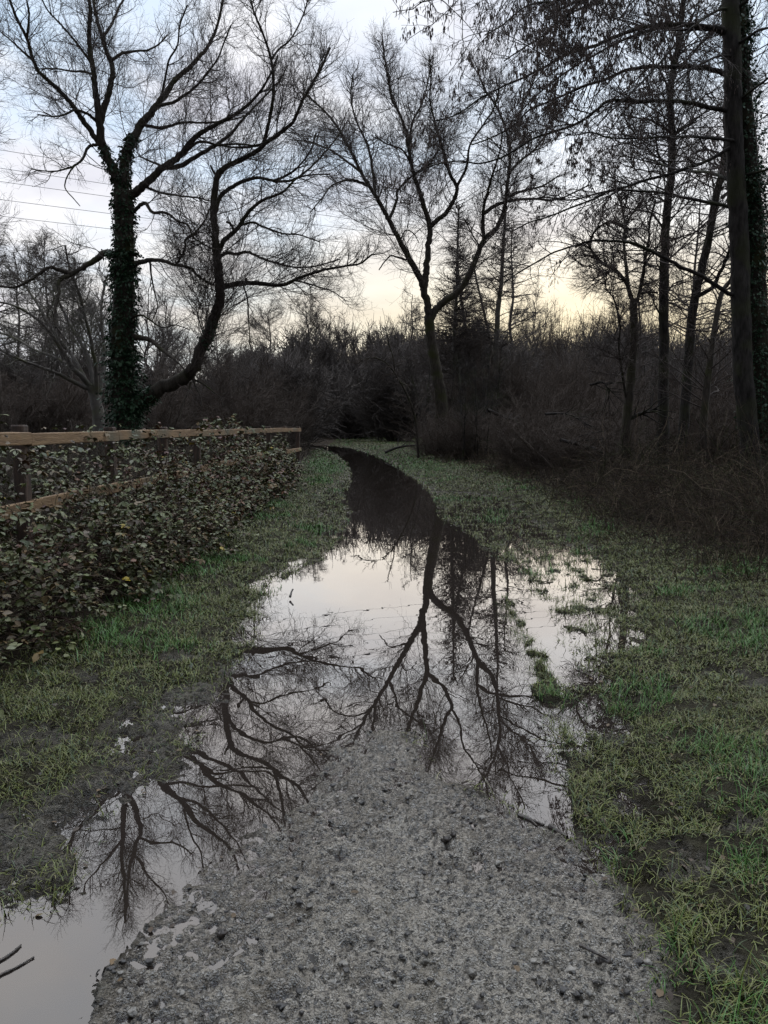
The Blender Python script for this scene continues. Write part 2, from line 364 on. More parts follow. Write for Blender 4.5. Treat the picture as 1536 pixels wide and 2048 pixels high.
def ground_mat(m):
    t = m.node_tree; b = t.nodes['Principled BSDF']; n = t.nodes.new; l = t.links.new
    def at(k): a = n('ShaderNodeAttribute'); a.attribute_name = k; return a.outputs['Fac']
    tcn = n('ShaderNodeTexCoord')
    def nzz(s, d=5): a = n('ShaderNodeTexNoise'); a.inputs['Scale'].default_value = s; a.inputs['Detail'].default_value = d; l(tcn.outputs['Object'], a.inputs['Vector']); return a.outputs[0]
    def rng_(v, a, b_): r = n('ShaderNodeMapRange'); r.inputs[1].default_value = a; r.inputs[2].default_value = b_; l(v, r.inputs[0]); return r.outputs[0]
    def mix(f, a, b_):
        x = n('ShaderNodeMix'); x.data_type = 'RGBA'; l(f, x.inputs[0])
        for s, v in ((6, a), (7, b_)):
            if isinstance(v, tuple): x.inputs[s].default_value = (*v, 1)
            else: l(v, x.inputs[s])
        return x.outputs[2]
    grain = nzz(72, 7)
    mudc = mix(rng_(grain, 0.37, 0.50), (0.060, 0.052, 0.042), (0.385, 0.345, 0.285))      # dark mud between pale grit, also painting in the shade of tiny pits
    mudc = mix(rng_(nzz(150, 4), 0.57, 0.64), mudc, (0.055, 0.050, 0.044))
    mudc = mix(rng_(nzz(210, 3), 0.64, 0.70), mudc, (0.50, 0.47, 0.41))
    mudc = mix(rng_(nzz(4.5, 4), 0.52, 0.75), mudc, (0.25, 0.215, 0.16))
    soil = mix(rng_(nzz(14), 0.35, 0.65), (0.030, 0.026, 0.019), (0.060, 0.055, 0.034))
    lit = mix(rng_(nzz(9), 0.35, 0.65), (0.022, 0.018, 0.014), (0.060, 0.044, 0.030))
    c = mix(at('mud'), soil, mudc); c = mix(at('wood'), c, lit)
    dk = n('ShaderNodeMix'); dk.data_type = 'RGBA'; dk.blend_type = 'MULTIPLY'; dk.inputs[7].default_value = (0.52, 0.50, 0.48, 1); l(at('wet'), dk.inputs[0]); l(c, dk.inputs[6]); c = dk.outputs[2]
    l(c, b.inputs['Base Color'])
    r = n('ShaderNodeMapRange'); l(nzz(6), r.inputs[0]); r.inputs[1].default_value = 0.3; r.inputs[2].default_value = 0.7; r.inputs[3].default_value = 0.14; r.inputs[4].default_value = 0.38
    def fmix(f, a, v):
        x = n('ShaderNodeMix'); l(f, x.inputs[0])
        if isinstance(a, (int, float)): x.inputs[2].default_value = a
        else: l(a, x.inputs[2])
        if isinstance(v, (int, float)): x.inputs[3].default_value = v
        else: l(v, x.inputs[3])
        return x.outputs[0]
    l(fmix(at('wet'), fmix(at('mud'), 0.9, r.outputs[0]), 0.13), b.inputs['Roughness']); l(fmix(at('mud'), 0.10, 1.0), b.inputs['Specular IOR Level'])
    bm = n('ShaderNodeBump'); bm.inputs['Strength'].default_value = 1.0; bm.inputs['Distance'].default_value = 0.03
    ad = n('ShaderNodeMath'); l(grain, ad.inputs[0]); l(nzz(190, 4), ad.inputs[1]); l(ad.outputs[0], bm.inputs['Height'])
    l(bm.outputs[0], b.inputs['Normal'])
    # thin film of water on the mud
    b2 = n('ShaderNodeBump'); b2.inputs['Strength'].default_value = 0.5; b2.inputs['Distance'].default_value = 0.008; l(nzz(55, 4), b2.inputs['Height']); l(bm.outputs[0], b.inputs['Coat Normal'])
    l(fmix(at('mud'), 0.0, 0.65), b.inputs['Coat Weight']); b.inputs['Coat Roughness'].default_value = 0.11; b.inputs['Coat IOR'].default_value = 1.5
ground_mat(M_ground)
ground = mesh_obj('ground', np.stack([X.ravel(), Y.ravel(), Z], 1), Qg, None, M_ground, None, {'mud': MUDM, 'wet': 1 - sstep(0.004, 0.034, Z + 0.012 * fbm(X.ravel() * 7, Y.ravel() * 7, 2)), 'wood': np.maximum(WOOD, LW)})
tag(ground, 'wet muddy ground with a gravelly track and grass verges', 'ground', kind='structure')

# ------------------------------------------------------------------ flood water
M_water = bpy.data.materials.new('flood_water'); M_water.use_nodes = True
t = M_water.node_tree; b = t.nodes['Principled BSDF']; t.nodes.remove(b); mo = t.nodes['Material Output']
fr = t.nodes.new('ShaderNodeFresnel'); fr.inputs[0].default_value = 1.95
gl = t.nodes.new('ShaderNodeBsdfGlossy'); gl.inputs['Roughness'].default_value = 0.0; gl.inputs[0].default_value = (0.97, 0.96, 0.97, 1)
df = t.nodes.new('ShaderNodeBsdfDiffuse'); df.inputs[0].default_value = (0.046, 0.036, 0.030, 1)
tr = t.nodes.new('ShaderNodeBsdfTransparent'); tr.inputs[0].default_value = (0.64, 0.60, 0.60, 1)
m1 = t.nodes.new('ShaderNodeMixShader'); m1.inputs[0].default_value = 0.60
m2 = t.nodes.new('ShaderNodeMixShader')
tcn = t.nodes.new('ShaderNodeTexCoord'); wz = t.nodes.new('ShaderNodeTexNoise'); wz.inputs['Scale'].default_value = 3.0; wz.inputs['Detail'].default_value = 2
wb = t.nodes.new('ShaderNodeBump'); wb.inputs['Strength'].default_value = 0.05; wb.inputs['Distance'].default_value = 0.01
t.links.new(tcn.outputs['Object'], wz.inputs['Vector']); t.links.new(wz.outputs[0], wb.inputs['Height'])
t.links.new(wb.outputs[0], gl.inputs['Normal']); t.links.new(wb.outputs[0], fr.inputs['Normal'])
t.links.new(df.outputs[0], m1.inputs[1]); t.links.new(tr.outputs[0], m1.inputs[2])
t.links.new(fr.outputs[0], m2.inputs[0]); t.links.new(m1.outputs[0], m2.inputs[1]); t.links.new(gl.outputs[0], m2.inputs[2])
t.links.new(m2.outputs[0], mo.inputs[0])
water = mesh_obj('flood_water', [(-12, 0.3, 0), (26, 0.3, 0), (26, 84, 0), (-12, 84, 0)], [(0, 1, 2, 3)], None, M_water)
tag(water, 'still brown flood water lying along the track', 'water', kind='structure')

def zat(x, y): return terrain(np.atleast_1d(np.asarray(x, float)), np.atleast_1d(np.asarray(y, float)))[0]
def in_view(p, m=60):
    px, py = project(p); return (p[:, 1] > 0.8) & (px > -m) & (px < 1536 + m) & (py < 2048 + m * 2)

# ------------------------------------------------------------------ grass
def grass():
    bands = [(1.4, 2.6, 13000), (2.6, 4.0, 9500), (4.0, 6.5, 6000), (6.5, 10, 3200), (10, 16, 1600), (16, 28, 650), (28, 75, 160)]
    P0 = []; Wd = []
    for y0, y1, den in bands:
        x0, x1 = -min(6.5, 0.6 * y1 + 0.5), min(6.5, 0.7 * y1 + 1.0)
        n = int(den * (y1 - y0) * (x1 - x0)); x = rng.uniform(x0, x1, n); y = rng.uniform(y0, y1, n)
        z, mud, gr, wd, lw, sw = terrain(x, y)
        clump = 0.80 + 1.10 * fbm(x * 5.5, y * 5.5, 3) + 0.35 * fbm(x * 1.4 + 4, y * 1.4, 2)
        tuft = (sw > 0.02) & (sw < 0.5)
        pr = np.clip(gr * np.clip(clump, 0.02, 1) , 0, 1)
        smd = polysd(x, y, MUD); pr = pr * np.where((x < 0.1) & (y < 3.9) & (smd > -0.32), 0, 1) * np.where(z < -0.018, 0.25, 1) * np.where(z < -0.032, 0, 1) * np.where((sw > 0.06) & (np.abs(x - np.interp(y, RIDGE[::-1, 1], RIDGE[::-1, 0])) > 0.2), 0, 1)
        pr = np.maximum(pr, 0.8 * (np.abs(x - np.interp(y, RIDGE[::-1, 1], RIDGE[::-1, 0])) < 0.11) * (y > RIDGE[:, 1].min()) * (y < RIDGE[:, 1].max()) * (z > -0.004)); k = (rng.random(n) < pr)
        p = np.stack([x, y, z], 1)[k]; p = p[in_view(p, 420)]
        P0.append(p); Wd.append(np.full(len(p), 0.0021 * max(1.0, (0.5 * (y0 + y1) / 3.2)**0.85)))
    # short strip of grass between the wheel marks standing in the water
    q = G(np.interp(rng.random(5000), np.linspace(0, 1, 6), [1030, 1046, 1062, 1082, 1100, 1108]) + rng.normal(size=5000) * 8, 0 * rng.random(5000) + 1300)
    tt = rng.random(6000); lx = np.interp(tt, [0, .3, .6, 1], [1010, 1045, 1078, 1105]); ly = np.interp(tt, [0, .3, .6, 1], [1215, 1275, 1330, 1400])
    q = G(lx + rng.normal(size=6000) * 13, ly + rng.normal(size=6000) * 5); q = q[rng.random(6000) < np.clip(0.5 + fbm(q[:, 0] * 5, q[:, 1] * 5, 2), 0, 1) * 0.8]; q[:, 2] = -0.012
    P0.append(q); Wd.append(np.full(len(q), 0.0016))
    p = np.concatenate(P0); w = np.concatenate(Wd); n = len(p)
    patch = fbm(p[:, 0] * 0.9 + 2, p[:, 1] * 0.9, 3); fine = rng.random(n)
    px, py = project(p)
    lush = sstep(0.25, 0.6, patch)
    for cx, cy, sx, sy in ((390, 1130, 50, 22), (300, 1210, 70, 35), (235, 1275, 80, 30), (820, 925, 70, 18), (1490, 1580, 70, 60), (1500, 1720, 60, 50), (1250, 1720, 30, 40), (1340, 1950, 50, 60), (650, 930, 40, 15)):
        lush = np.maximum(lush, np.exp(-((px - cx) / sx)**2 - ((py - cy) / sy)**2) * 1.0)
    olive = np.array([0.122, 0.142, 0.028]); straw = np.array([0.19, 0.175, 0.075]); green = np.array([0.072, 0.170, 0.032]); dark = np.array([0.048, 0.080, 0.024])
    c = olive * (0.7 + 0.6 * rng.random((n, 1)))
    c = np.where((fine < 0.15)[:, None], straw * (0.6 + 0.6 * rng.random((n, 1))), c)
    c = np.where((fine > 0.80)[:, None], dark, c)
    gsel = rng.random(n) < lush * np.where(p[:, 0] > 0, 0.5, 0.75)
    c = np.where(gsel[:, None], green * (0.7 + 0.7 * rng.random((n, 1))), c)
    hgt = rng.gamma(5, 0.0088, n) * (1 + 0.5 * gsel) * np.where(p[:, 1] > 5, 1.0, 0.95)
    az = rng.uniform(0, 2 * np.pi, n); lean = rng.uniform(0.4, 1.5, n); lean = np.where(gsel, lean * 0.65, lean)
    dirv = np.stack([np.cos(az), np.sin(az), 0 * az], 1)
    side = np.stack([-np.sin(az), np.cos(az), 0 * az], 1); tw = rng.uniform(-0.8, 0.8, n)[:, None]
    side = unit(side * np.cos(tw) + dirv * np.sin(tw) * 0.6)
    Vs = []; pos = p - np.array([0, 0, 0.006]); ang = lean * 0.25; prev = pos
    steps = 4; cols = []
    for k in range(steps):
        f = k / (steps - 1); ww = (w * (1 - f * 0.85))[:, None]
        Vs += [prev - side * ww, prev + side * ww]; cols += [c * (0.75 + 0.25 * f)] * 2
        ang = ang + lean * 0.45
        prev = prev + (dirv * np.sin(ang)[:, None] + np.array([0, 0, 1]) * np.cos(ang)[:, None]) * (hgt / (steps - 1))[:, None]
    V = np.stack(Vs, 1); nv = steps * 2
    V[:, 2:, 2] = np.maximum(V[:, 2:, 2], p[:, 2][:, None] + rng.uniform(0.002, 0.014, (n, 1)))
    q0 = np.array([[2 * k, 2 * k + 1, 2 * k + 3, 2 * k + 2] for k in range(steps - 1)])
    Q = (q0[None] + (np.arange(n) * nv)[:, None, None]).reshape(-1, 4)
    C = np.stack(cols, 1).reshape(-1, 3)
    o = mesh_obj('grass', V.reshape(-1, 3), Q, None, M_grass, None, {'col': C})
    tag(o, 'short wet matted grass on the verges beside the flooded track', 'grass', kind='stuff')
    print('grass blades', n)
grass()

# ------------------------------------------------------------------ stones, leaf litter, sticks
def blobs(n, pos, size, col, name, label, cat, mat_):
    ph = (1 + 5**.5) / 2
    iv = unit(np.array([(-1, ph, 0), (1, ph, 0), (-1, -ph, 0), (1, -ph, 0), (0, -1, ph), (0, 1, ph), (0, -1, -ph), (0, 1, -ph), (ph, 0, -1), (ph, 0, 1), (-ph, 0, -1), (-ph, 0, 1)], float))
    it = np.array([(0, 11, 5), (0, 5, 1), (0, 1, 7), (0, 7, 10), (0, 10, 11), (1, 5, 9), (5, 11, 4), (11, 10, 2), (10, 7, 6), (7, 1, 8), (3, 9, 4), (3, 4, 2), (3, 2, 6), (3, 6, 8), (3, 8, 9), (4, 9, 5), (2, 4, 11), (6, 2, 10), (8, 6, 7), (9, 8, 1)])
    # one subdivision
    vs = [tuple(v) for v in iv]; mid = {}
    def m(a, b_):
        k = (min(a, b_), max(a, b_))
        if k not in mid: mid[k] = len(vs); vs.append(tuple(unit(np.array(vs[a]) + np.array(vs[b_]))))
        return mid[k]
    tt = []
    for a, b_, c in it: x, y, z = m(a, b_), m(b_, c), m(c, a); tt += [(a, x, z), (b_, y, x), (c, z, y), (x, y, z)]
    iv = np.array(vs); it = np.array(tt)
    sc = np.stack([rng.uniform(0.7, 1.3, n), rng.uniform(0.7, 1.3, n), rng.uniform(0.35, 0.75, n)], 1) * size[:, None]
    jit = 1 + 0.26 * rng.normal(size=(n, len(iv), 1)); V = iv[None] * jit * sc[:, None]
    a = rng.uniform(0, 6.28, n); ca, sa = np.cos(a)[:, None], np.sin(a)[:, None]
    V = np.stack([V[..., 0] * ca - V[..., 1] * sa, V[..., 0] * sa + V[..., 1] * ca, V[..., 2]], -1) + pos[:, None]
    T = (it[None] + (np.arange(n) * len(iv))[:, None, None]).reshape(-1, 3)
    o = mesh_obj(name, V.reshape(-1, 3), None, T, mat_, None, {'col': np.repeat(col, len(iv), 0)})
    return tag(o, label, cat, kind='stuff')
def scatter():
    n = 16000; x = rng.uniform(-1.6, 1.3, n); y = 1.55 + 2.4 * rng.random(n)**1.2
    z, mud, gr, wd, lw, sw = terrain(x, y); k = (mud > 0.4) & (sw < 0.12) & (rng.random(n) < 0.35 + 0.8 * fbm(x * 3, y * 3, 2)); x, y, z = x[k], y[k], z[k]; n = len(x)
    s = 0.002 + 0.009 * rng.random(n)**3.5
    col = np.where((rng.random(n) < 0.6)[:, None], np.array([0.050, 0.046, 0.043]), np.array([0.22, 0.205, 0.18])) * rng.uniform(0.7, 1.2, (n, 1))
    blobs(n, np.stack([x, y, z + s * 0.1], 1), s, col, 'gravel', 'small wet stones and crumbs of mud on the track', 'gravel', M_stone)
    # leaves lying on the verges and in the mud
    n = 5200; x = rng.uniform(-3, 3.3, n); y = 1.6 + 12 * rng.random(n)**1.6
    z, mud, gr, wd, lw, sw = terrain(x, y)
    k = (rng.random(n) < np.where(sw > 0.05, 0.002, np.where(mud > 0.5, 0.13, 0.8))) & in_view(np.stack([x, y, z], 1)); x, y, z = x[k], y[k], z[k]; n = len(x)
    z = np.maximum(z, 0.002)
    s = rng.uniform(0.012, 0.03, n)
    col = np.array([[0.055, 0.036, 0.022], [0.035, 0.028, 0.020], [0.10, 0.065, 0.032], [0.022, 0.019, 0.016]])[rng.integers(0, 4, n)] * rng.uniform(0.7, 1.2, (n, 1))
    g = Geo(); leafs(g, np.stack([x, y, z + 0.004], 1), s, rng.uniform(0, 6.28, n), rng.normal(size=n) * 0.25, rng.normal(size=n) * 0.25, col)
    tag(g.build('leaf_litter', M_leaf), 'dark rotting leaves lying on the grass and mud', 'leaf litter', kind='stuff')
LT = np.array([(0, 0, 0), (0.30, -0.30, 0.05), (0.30, 0, -0.02), (0.30, 0.30, 0.05), (0.68, -0.30, 0.06), (0.68, 0, -0.02), (0.68, 0.30, 0.06), (1.05, 0, -0.08)])
LQ = np.array([(1, 2, 5, 4), (2, 3, 6, 5)]); LTr = np.array([(0, 2, 1), (0, 3, 2), (4, 5, 7), (5, 6, 7)])
def leafs(g, pos, size, yaw, pitch, roll, col, jitter=0.0):
    n = len(pos); V = np.repeat(LT[None], n, 0) * size[:, None, None]
    def rot(V, a, i, j):
        c, s = np.cos(a)[:, None], np.sin(a)[:, None]; x, y = V[..., i].copy(), V[..., j].copy()
        V[..., i] = x * c - y * s; V[..., j] = x * s + y * c
    rot(V, roll, 1, 2); rot(V, pitch, 0, 2); rot(V, yaw, 0, 1)
    V = V + pos[:, None]
    off = (np.arange(n) * 8)[:, None, None]
    g.add(V.reshape(-1, 3), (LQ[None] + off).reshape(-1, 4), (LTr[None] + off).reshape(-1, 3), np.repeat(col, 8, 0))
scatter()
def stick(name, pts, r0, label, fork=None):
    p = catmull(np.array(pts), 5); g = Geo(); tubes(g, p[None], np.linspace(r0, r0 * 0.55, len(p))[None] * (1 + 0.08 * rng.normal(size=(1, len(p)))), 8, 0.06)
    if fork is not None: q = catmull(np.array(fork), 4); tubes(g, q[None], np.linspace(r0 * 0.6, r0 * 0.3, len(q))[None], 6)
    c = p.mean(0); o = g.build(name, M_stick, None, c); o.location = c; tag(o, label, 'stick')
def gz(x, y, z=0.003): return tuple(G(x, y, z))
stick('fallen_stick', [gz(1037, 1630), gz(1062, 1640), gz(1088, 1650)], 0.009, 'short dark stick lying in the water by the mud tip, the farther of two', [gz(1060, 1639), gz(1075, 1652)])
stick('fallen_stick', [gz(1100, 1652), gz(1118, 1664), gz(1134, 1674)], 0.011, 'thick short dark stick on the mud where the right arm of water ends')
stick('fallen_stick', [gz(-40, 1940), gz(0, 1921), gz(25, 1905), gz(42, 1890)], 0.005, 'dark bent stick at the bank of the milky puddle, upper of the pair')
stick('fallen_stick', [gz(-40, 1975), gz(0, 1950), gz(30, 1936), gz(68, 1914)], 0.004, 'thin dark stick half sunk in the milky puddle, lower of the pair', None)
stick('fallen_stick', [gz(1160, 1890, .06), gz(1190, 1905, .06), gz(1215, 1918, .055)], 0.005, 'thin dark twig ending at a clod on the right of the gravelly mud')
stick('fallen_stick', [gz(580, 1194, .02), gz(583, 1184, .05), gz(586, 1178, .07)], 0.011, 'small dark stub poking out of the water near the left bank')
def clod(x, y, s, label):
    p = G(x, y, 0.045); g = Geo(); k = 14
    th = np.linspace(0, np.pi, 9)[:, None]; ph = np.arange(k)[None] * 2 * np.pi / k
    rr = s * (1 + 0.22 * rng.normal(size=(9, k))); rr[0] = s * 0.9; rr[-1] = s * 0.9
    V = np.stack([rr * np.sin(th) * np.cos(ph), rr * np.sin(th) * np.sin(ph) * 0.8, rr * np.cos(th) * 0.75 + 0 * ph], -1)
    i = np.arange(8)[:, None]; j = np.arange(k)[None]
    Q = np.stack([i * k + j, i * k + (j + 1) % k, (i + 1) * k + (j + 1) % k, (i + 1) * k + j], -1).reshape(-1, 4)
    g.add(V.reshape(-1, 3), Q); o = g.build('mud_clod', M_stick); zz = zat(p[0], p[1])[0]; o.location = (p[0], p[1], zz + s * 0.35); tag(o, label, 'clod')
clod(893, 1668, 0.014, 'larger dark clod in a pair on the pale mud below the water'); clod(907, 1665, 0.010, 'smaller dark clod in a pair on the pale mud below the water')
clod(1208, 1916, 0.019, 'dark blue-grey clod at the end of a thin twig'); clod(285, 1940, 0.013, 'dark angular clod at the right rim of the milky puddle')
clod(443, 1848, 0.015, 'dark wet clod in the runnel right of the milky puddle')

# ------------------------------------------------------------------ traced trees
class Tree:
    def __init__(s, name, label, cat, base, D, bark, twig, group=None):
        """base = photo pixel of the foot; D = metres ahead"""
        s.D = D; s.limbs = []; s.ids = {}
        p = P(*base, D); s.base = np.array([p[0], D, float(zat(p[0], D)[0])]); s.bark = bark; s.twig = twig
        s.root = empty(name, s.base); tag(s.root, label, cat, group)
    def limb(s, key, par, px, w0, w1, dd=None):
        px = np.array(px, float); n = len(px)
        if par is None: d0 = s.D
        else:
            q = s.ids[par]; k = np.argmin(np.hypot(q[0][:, 0] - px[0, 0], q[0][:, 1] - px[0, 1])); d0 = q[1][k]
        seg = np.concatenate([[0], np.cumsum(np.hypot(*np.diff(px, axis=0).T))]); f = seg / max(seg[-1], 1)
        if dd is None: dd = rng.choice([-1, 1]) * rng.uniform(0.2, 0.55) * seg[-1] * s.D / F
        dep = d0 + dd * f**1.1
        pts = P(px[:, 0], px[:, 1], dep)
        r = (w1 + (w0 - w1) * ((1 - f) if (par is None or len(px) < 5) else (1 - f)**1.5)) * (1.0 if par is None else 0.86) / 2 * dep / F
        if par is None: pts = np.concatenate([[s.base - np.array([0, 0, 0.3])], pts]); r = np.concatenate([[r[0] * 1.25], r])
        c = catmull(pts, 5); rc = np.interp(np.linspace(0, 1, len(c)), np.linspace(0, 1, len(r)), r)
        c[1:-1] += rng.normal(size=(len(c) - 2, 3)) * rc[1:-1, None] * (0.05 if par is None else 0.12)
        s.limbs.append((c, rc)); s.ids[key] = (px, dep, c, rc)
    def build_trunk(s):
        g = Geo()
        for c, r in s.limbs:
            k = 12 if r.max() > 0.08 else 7
            tubes(g, c[None], r[None], k, 0.05)
        return g.build('trunk', s.bark, s.root, s.base)
    def arrays(s, n=20, skip=()):
        A = []; R = []
        for key, (px, dep, c, r) in s.ids.items():
            if key in skip: continue
            a, b_ = resample(c, n, r); A.append(a); R.append(b_)
        return np.array(A), np.array(R)
    def crown(s, levels, skip=()):
        A, R = s.arrays(skip=skip); g = Geo(); last = None
        for i, lv in enumerate(levels):
            lv = dict(lv); k = lv.pop('k', 3); keep = lv.pop('from_all', False)
            a, r = sprout(A, R, **lv); tubes(g, a, r, k)
            A, R = a, r; last = (a, r)
        s.fine = last
        return g.build('crown', s.twig, s.root, s.base)
    def ivy(s, spec, size=(0.05, 0.125)):
        """spec: (limb key, start fraction, end fraction, count, thickness)"""
        g = Geo()
        for key, f0, f1, n, th in spec:
            c, r = s.ids[key][2], s.ids[key][3]; a, rr = resample(c, 60, r)
            t = f0 + (f1 - f0) * rng.random(n); f = t * 59; i = np.minimum(f.astype(int), 58); w = (f - i)[:, None]
            b_ = a[i] * (1 - w) + a[i + 1] * w; tg = unit(a[i + 1] - a[i])
            az = unit(np.cross(tg, rng.normal(size=(n, 3))))
            lumpy = 1 + 1.3 * np.clip(fbm(t * 30, np.arctan2(az[:, 1], az[:, 0]) * 1.6, 2), -0.75, 1)
            pos = b_ + az * (rr[i] + th * rng.random(n)**1.4 * lumpy)[:, None]
            yaw = np.arctan2(az[:, 1], az[:, 0]) + rng.normal(size=n) * 0.6
            leafs(g, pos, rng.uniform(*size, n), yaw, -rng.uniform(0.1, 1.3, n), rng.normal(size=n) * 0.5, np.ones((n, 3)))
        return g.build('ivy', M_ivy, s.root, s.base)

# --- A: big leaning tree with an ivy-covered trunk
A = Tree('ivy_clad_tree', 'tall bare tree with ivy-covered trunk and a long leaning stem behind the fence', 'tree', (250, 850), 25.0, M_bark, M_twig)
A.limb('T', None, [(250, 830), (246, 760), (244, 700), (247, 600), (249, 500), (248, 430), (246, 385)], 46, 34, 0)
A.limb('A1', 'T', [(246, 395), (236, 365), (228, 345), (213, 310), (202, 285), (200, 250), (196, 215), (191, 180), (187, 145), (181, 110), (178, 70), (180, 30), (178, -20), (174, -90)], 24, 6, -0.6)
A.limb('A1b', 'A1', [(201, 245), (208, 215), (216, 195), (222, 165), (225, 135), (212, 100), (200, 60), (190, 20), (184, -20), (178, -70)], 15, 5, 1.0)
A.limb('A1c', 'A1b', [(224, 120), (245, 106), (270, 102), (295, 100), (318, 88), (335, 70)], 8, 3)
A.limb('A1d', 'A1b', [(206, 75), (225, 45), (240, 10), (262, -20), (275, -60)], 7, 3)
A.limb('A2', 'A1', [(200, 290), (185, 268), (165, 240), (145, 210), (120, 182), (90, 155), (75, 140), (65, 115), (55, 80), (40, 50), (30, 28), (20, 0), (8, -40)], 13, 5, -1.5)
A.limb('A2b', 'A2', [(68, 122), (48, 105), (30, 88), (12, 72), (-6, 58)], 6, 2)
A.limb('A2c', 'A2', [(54, 78), (57, 50), (58, 25), (54, 0), (50, -30)], 6, 3)
A.limb('A1e', 'A1', [(196, 246), (185, 235), (175, 228), (150, 220), (128, 230), (105, 233), (75, 229)], 8, 3, -1.2)
A.limb('A1f', 'A1', [(188, 150), (165, 143), (140, 142), (118, 138), (98, 137), (72, 138)], 6, 2.5, 1.0)
A.limb('A1g', 'A1', [(205, 290), (190, 290), (176, 295), (165, 318), (145, 333), (115, 342), (90, 342), (62, 338)], 8, 2.5, -1.6)
A.limb('A1h', 'A1g', [(150, 330), (136, 350), (130, 375), (148, 398), (160, 412)], 4, 2)
A.limb('A1i', 'A1', [(185, 128), (160, 95), (140, 70), (118, 45), (95, 20), (80, -10)], 7, 3, -1)
A.limb('A3', 'T', [(247, 390), (248, 345), (252, 310), (258, 290), (268, 275), (280, 252), (292, 236), (307, 218), (330, 190), (350, 160), (378, 136), (408, 104), (425, 75), (438, 40), (445, 0)], 26, 5, 1.2)
A.limb('A3s', 'A3', [(256, 298), (259, 280), (260, 268)], 12, 8, 0)
A.limb('A3b', 'A3', [(312, 213), (345, 205), (370, 190), (395, 170), (415, 145), (435, 118), (448, 85), (462, 50)], 8, 3, -1.2)
A.limb('A3c', 'A3', [(290, 250), (320, 256), (345, 250), (365, 245), (415, 245), (460, 240), (500, 228)], 8, 3, 1.4)
A.limb('A3d', 'A3', [(322, 198), (330, 160), (338, 120), (355, 90), (360, 50), (375, 10)], 6, 3)
A.limb('A4', 'T', [(250, 400), (265, 388), (282, 376), (305, 355), (325, 335), (350, 320), (370, 300), (390, 275), (415, 258), (450, 240), (480, 222), (515, 190), (540, 150), (556, 110)], 20, 4, -1.8)
A.limb('A4b', 'A4', [(325, 336), (358, 332), (390, 315), (415, 300), (440, 285), (465, 265), (480, 245), (505, 218), (532, 190), (560, 160), (575, 130)], 12, 3, 1.5)
A.limb('A4c', 'A4', [(292, 374), (312, 382), (325, 386), (360, 392), (390, 395), (420, 402)], 6, 3, 1.0)
A.limb('A4d', 'A4', [(372, 300), (402, 283), (435, 290), (475, 288), (510, 290), (545, 280)], 7, 3, -1.0)
A.limb('A4e', 'A4b', [(330, 335), (300, 322), (277, 312)], 6, 3)
A.limb('A5', 'T', [(256, 428), (270, 420), (281, 410), (292, 407), (305, 425), (330, 425), (355, 442), (375, 450), (388, 475), (410, 490), (430, 500)], 10, 3, -2.0)
A.limb('A6', 'T', [(240, 512), (225, 508), (210, 507), (190, 520), (165, 535), (140, 550), (118, 562), (118, 590), (110, 622), (112, 655)], 17, 5, -2.2)
A.limb('A6b', 'A6', [(142, 548), (120, 541), (100, 535), (75, 550), (50, 567), (25, 575), (0, 573), (-40, 580), (-90, 572)], 10, 3, -1.2)
A.limb('A7', 'T', [(250, 528), (275, 526), (300, 520), (325, 522), (355, 531), (380, 535), (395, 550), (415, 565), (440, 572)], 13, 3, -1.6)
A.limb('A7b', 'A7', [(352, 530), (365, 510), (371, 492), (370, 480), (390, 465), (410, 440), (420, 415)], 6, 3)
A.limb('A7c', 'A7', [(300, 524), (304, 560), (312, 595), (315, 615), (305, 640)], 5, 2)
A.limb('A8', 'T', [(258, 672), (285, 676), (305, 683), (325, 700), (350, 720), (368, 738)], 15, 4, -2)
A.limb('A9', 'T', [(255, 640), (280, 630), (300, 640), (325, 655), (350, 650), (380, 660)], 6, 2, -2)
A.limb('L', 'T', [(255, 830), (268, 815), (287, 798), (320, 780), (358, 761), (384, 742), (398, 712), (418, 668), (430, 632), (440, 598), (440, 568), (435, 525), (431, 475), (428, 428), (428, 390), (435, 352), (450, 335), (480, 320), (510, 305), (530, 288), (555, 270), (585, 245), (600, 212), (615, 183), (640, 140), (660, 95)], 36, 5, -0.8)
A.limb('L1', 'L', [(434, 352), (424, 338), (421, 330)], 6, 4, 0)
A.limb('L2', 'L', [(528, 289), (536, 250), (545, 205), (547, 170), (542, 120), (525, 65), (510, 30), (500, -5), (492, -45)], 9, 4, -1.2)
A.limb('L2b', 'L2', [(544, 118), (558, 98), (578, 82), (595, 55), (610, 20), (620, -20)], 5, 2.5)
A.limb('L3', 'L', [(530, 287), (490, 295), (445, 292), (410, 285)], 6, 3)
A.limb('L4', 'L', [(430, 425), (440, 395), (460, 376), (490, 361), (520, 356), (550, 362), (585, 360), (615, 340), (645, 310), (670, 280), (690, 250)], 11, 3, 1.6)
A.limb('L4b', 'L4', [(548, 361), (575, 350), (600, 330), (622, 300), (632, 265)], 6, 3)
A.limb('L5', 'L', [(438, 500), (450, 480), (475, 457), (495, 427), (525, 400), (565, 385), (592, 358), (620, 350), (660, 348)], 12, 3, -1.6)
A.limb('L5s', 'L5', [(468, 462), (460, 447), (452, 444)], 7, 5, 0)
A.limb('L5b', 'L5', [(480, 451), (505, 445), (530, 455), (565, 467), (600, 470), (640, 484)], 6, 3, 1.2)
A.limb('L6', 'L', [(438, 515), (455, 506), (470, 508), (495, 504), (520, 515), (565, 530), (600, 535), (640, 530), (680, 518)], 8, 3, 1.8)
A.limb('L7', 'L', [(438, 577), (455, 572), (480, 567), (520, 567), (565, 570), (600, 555), (640, 542), (690, 532), (720, 527), (745, 508)], 13, 4, -0.6)
A.limb('L7s', 'L7', [(490, 568), (492, 560), (491, 557)], 8, 7, 0)
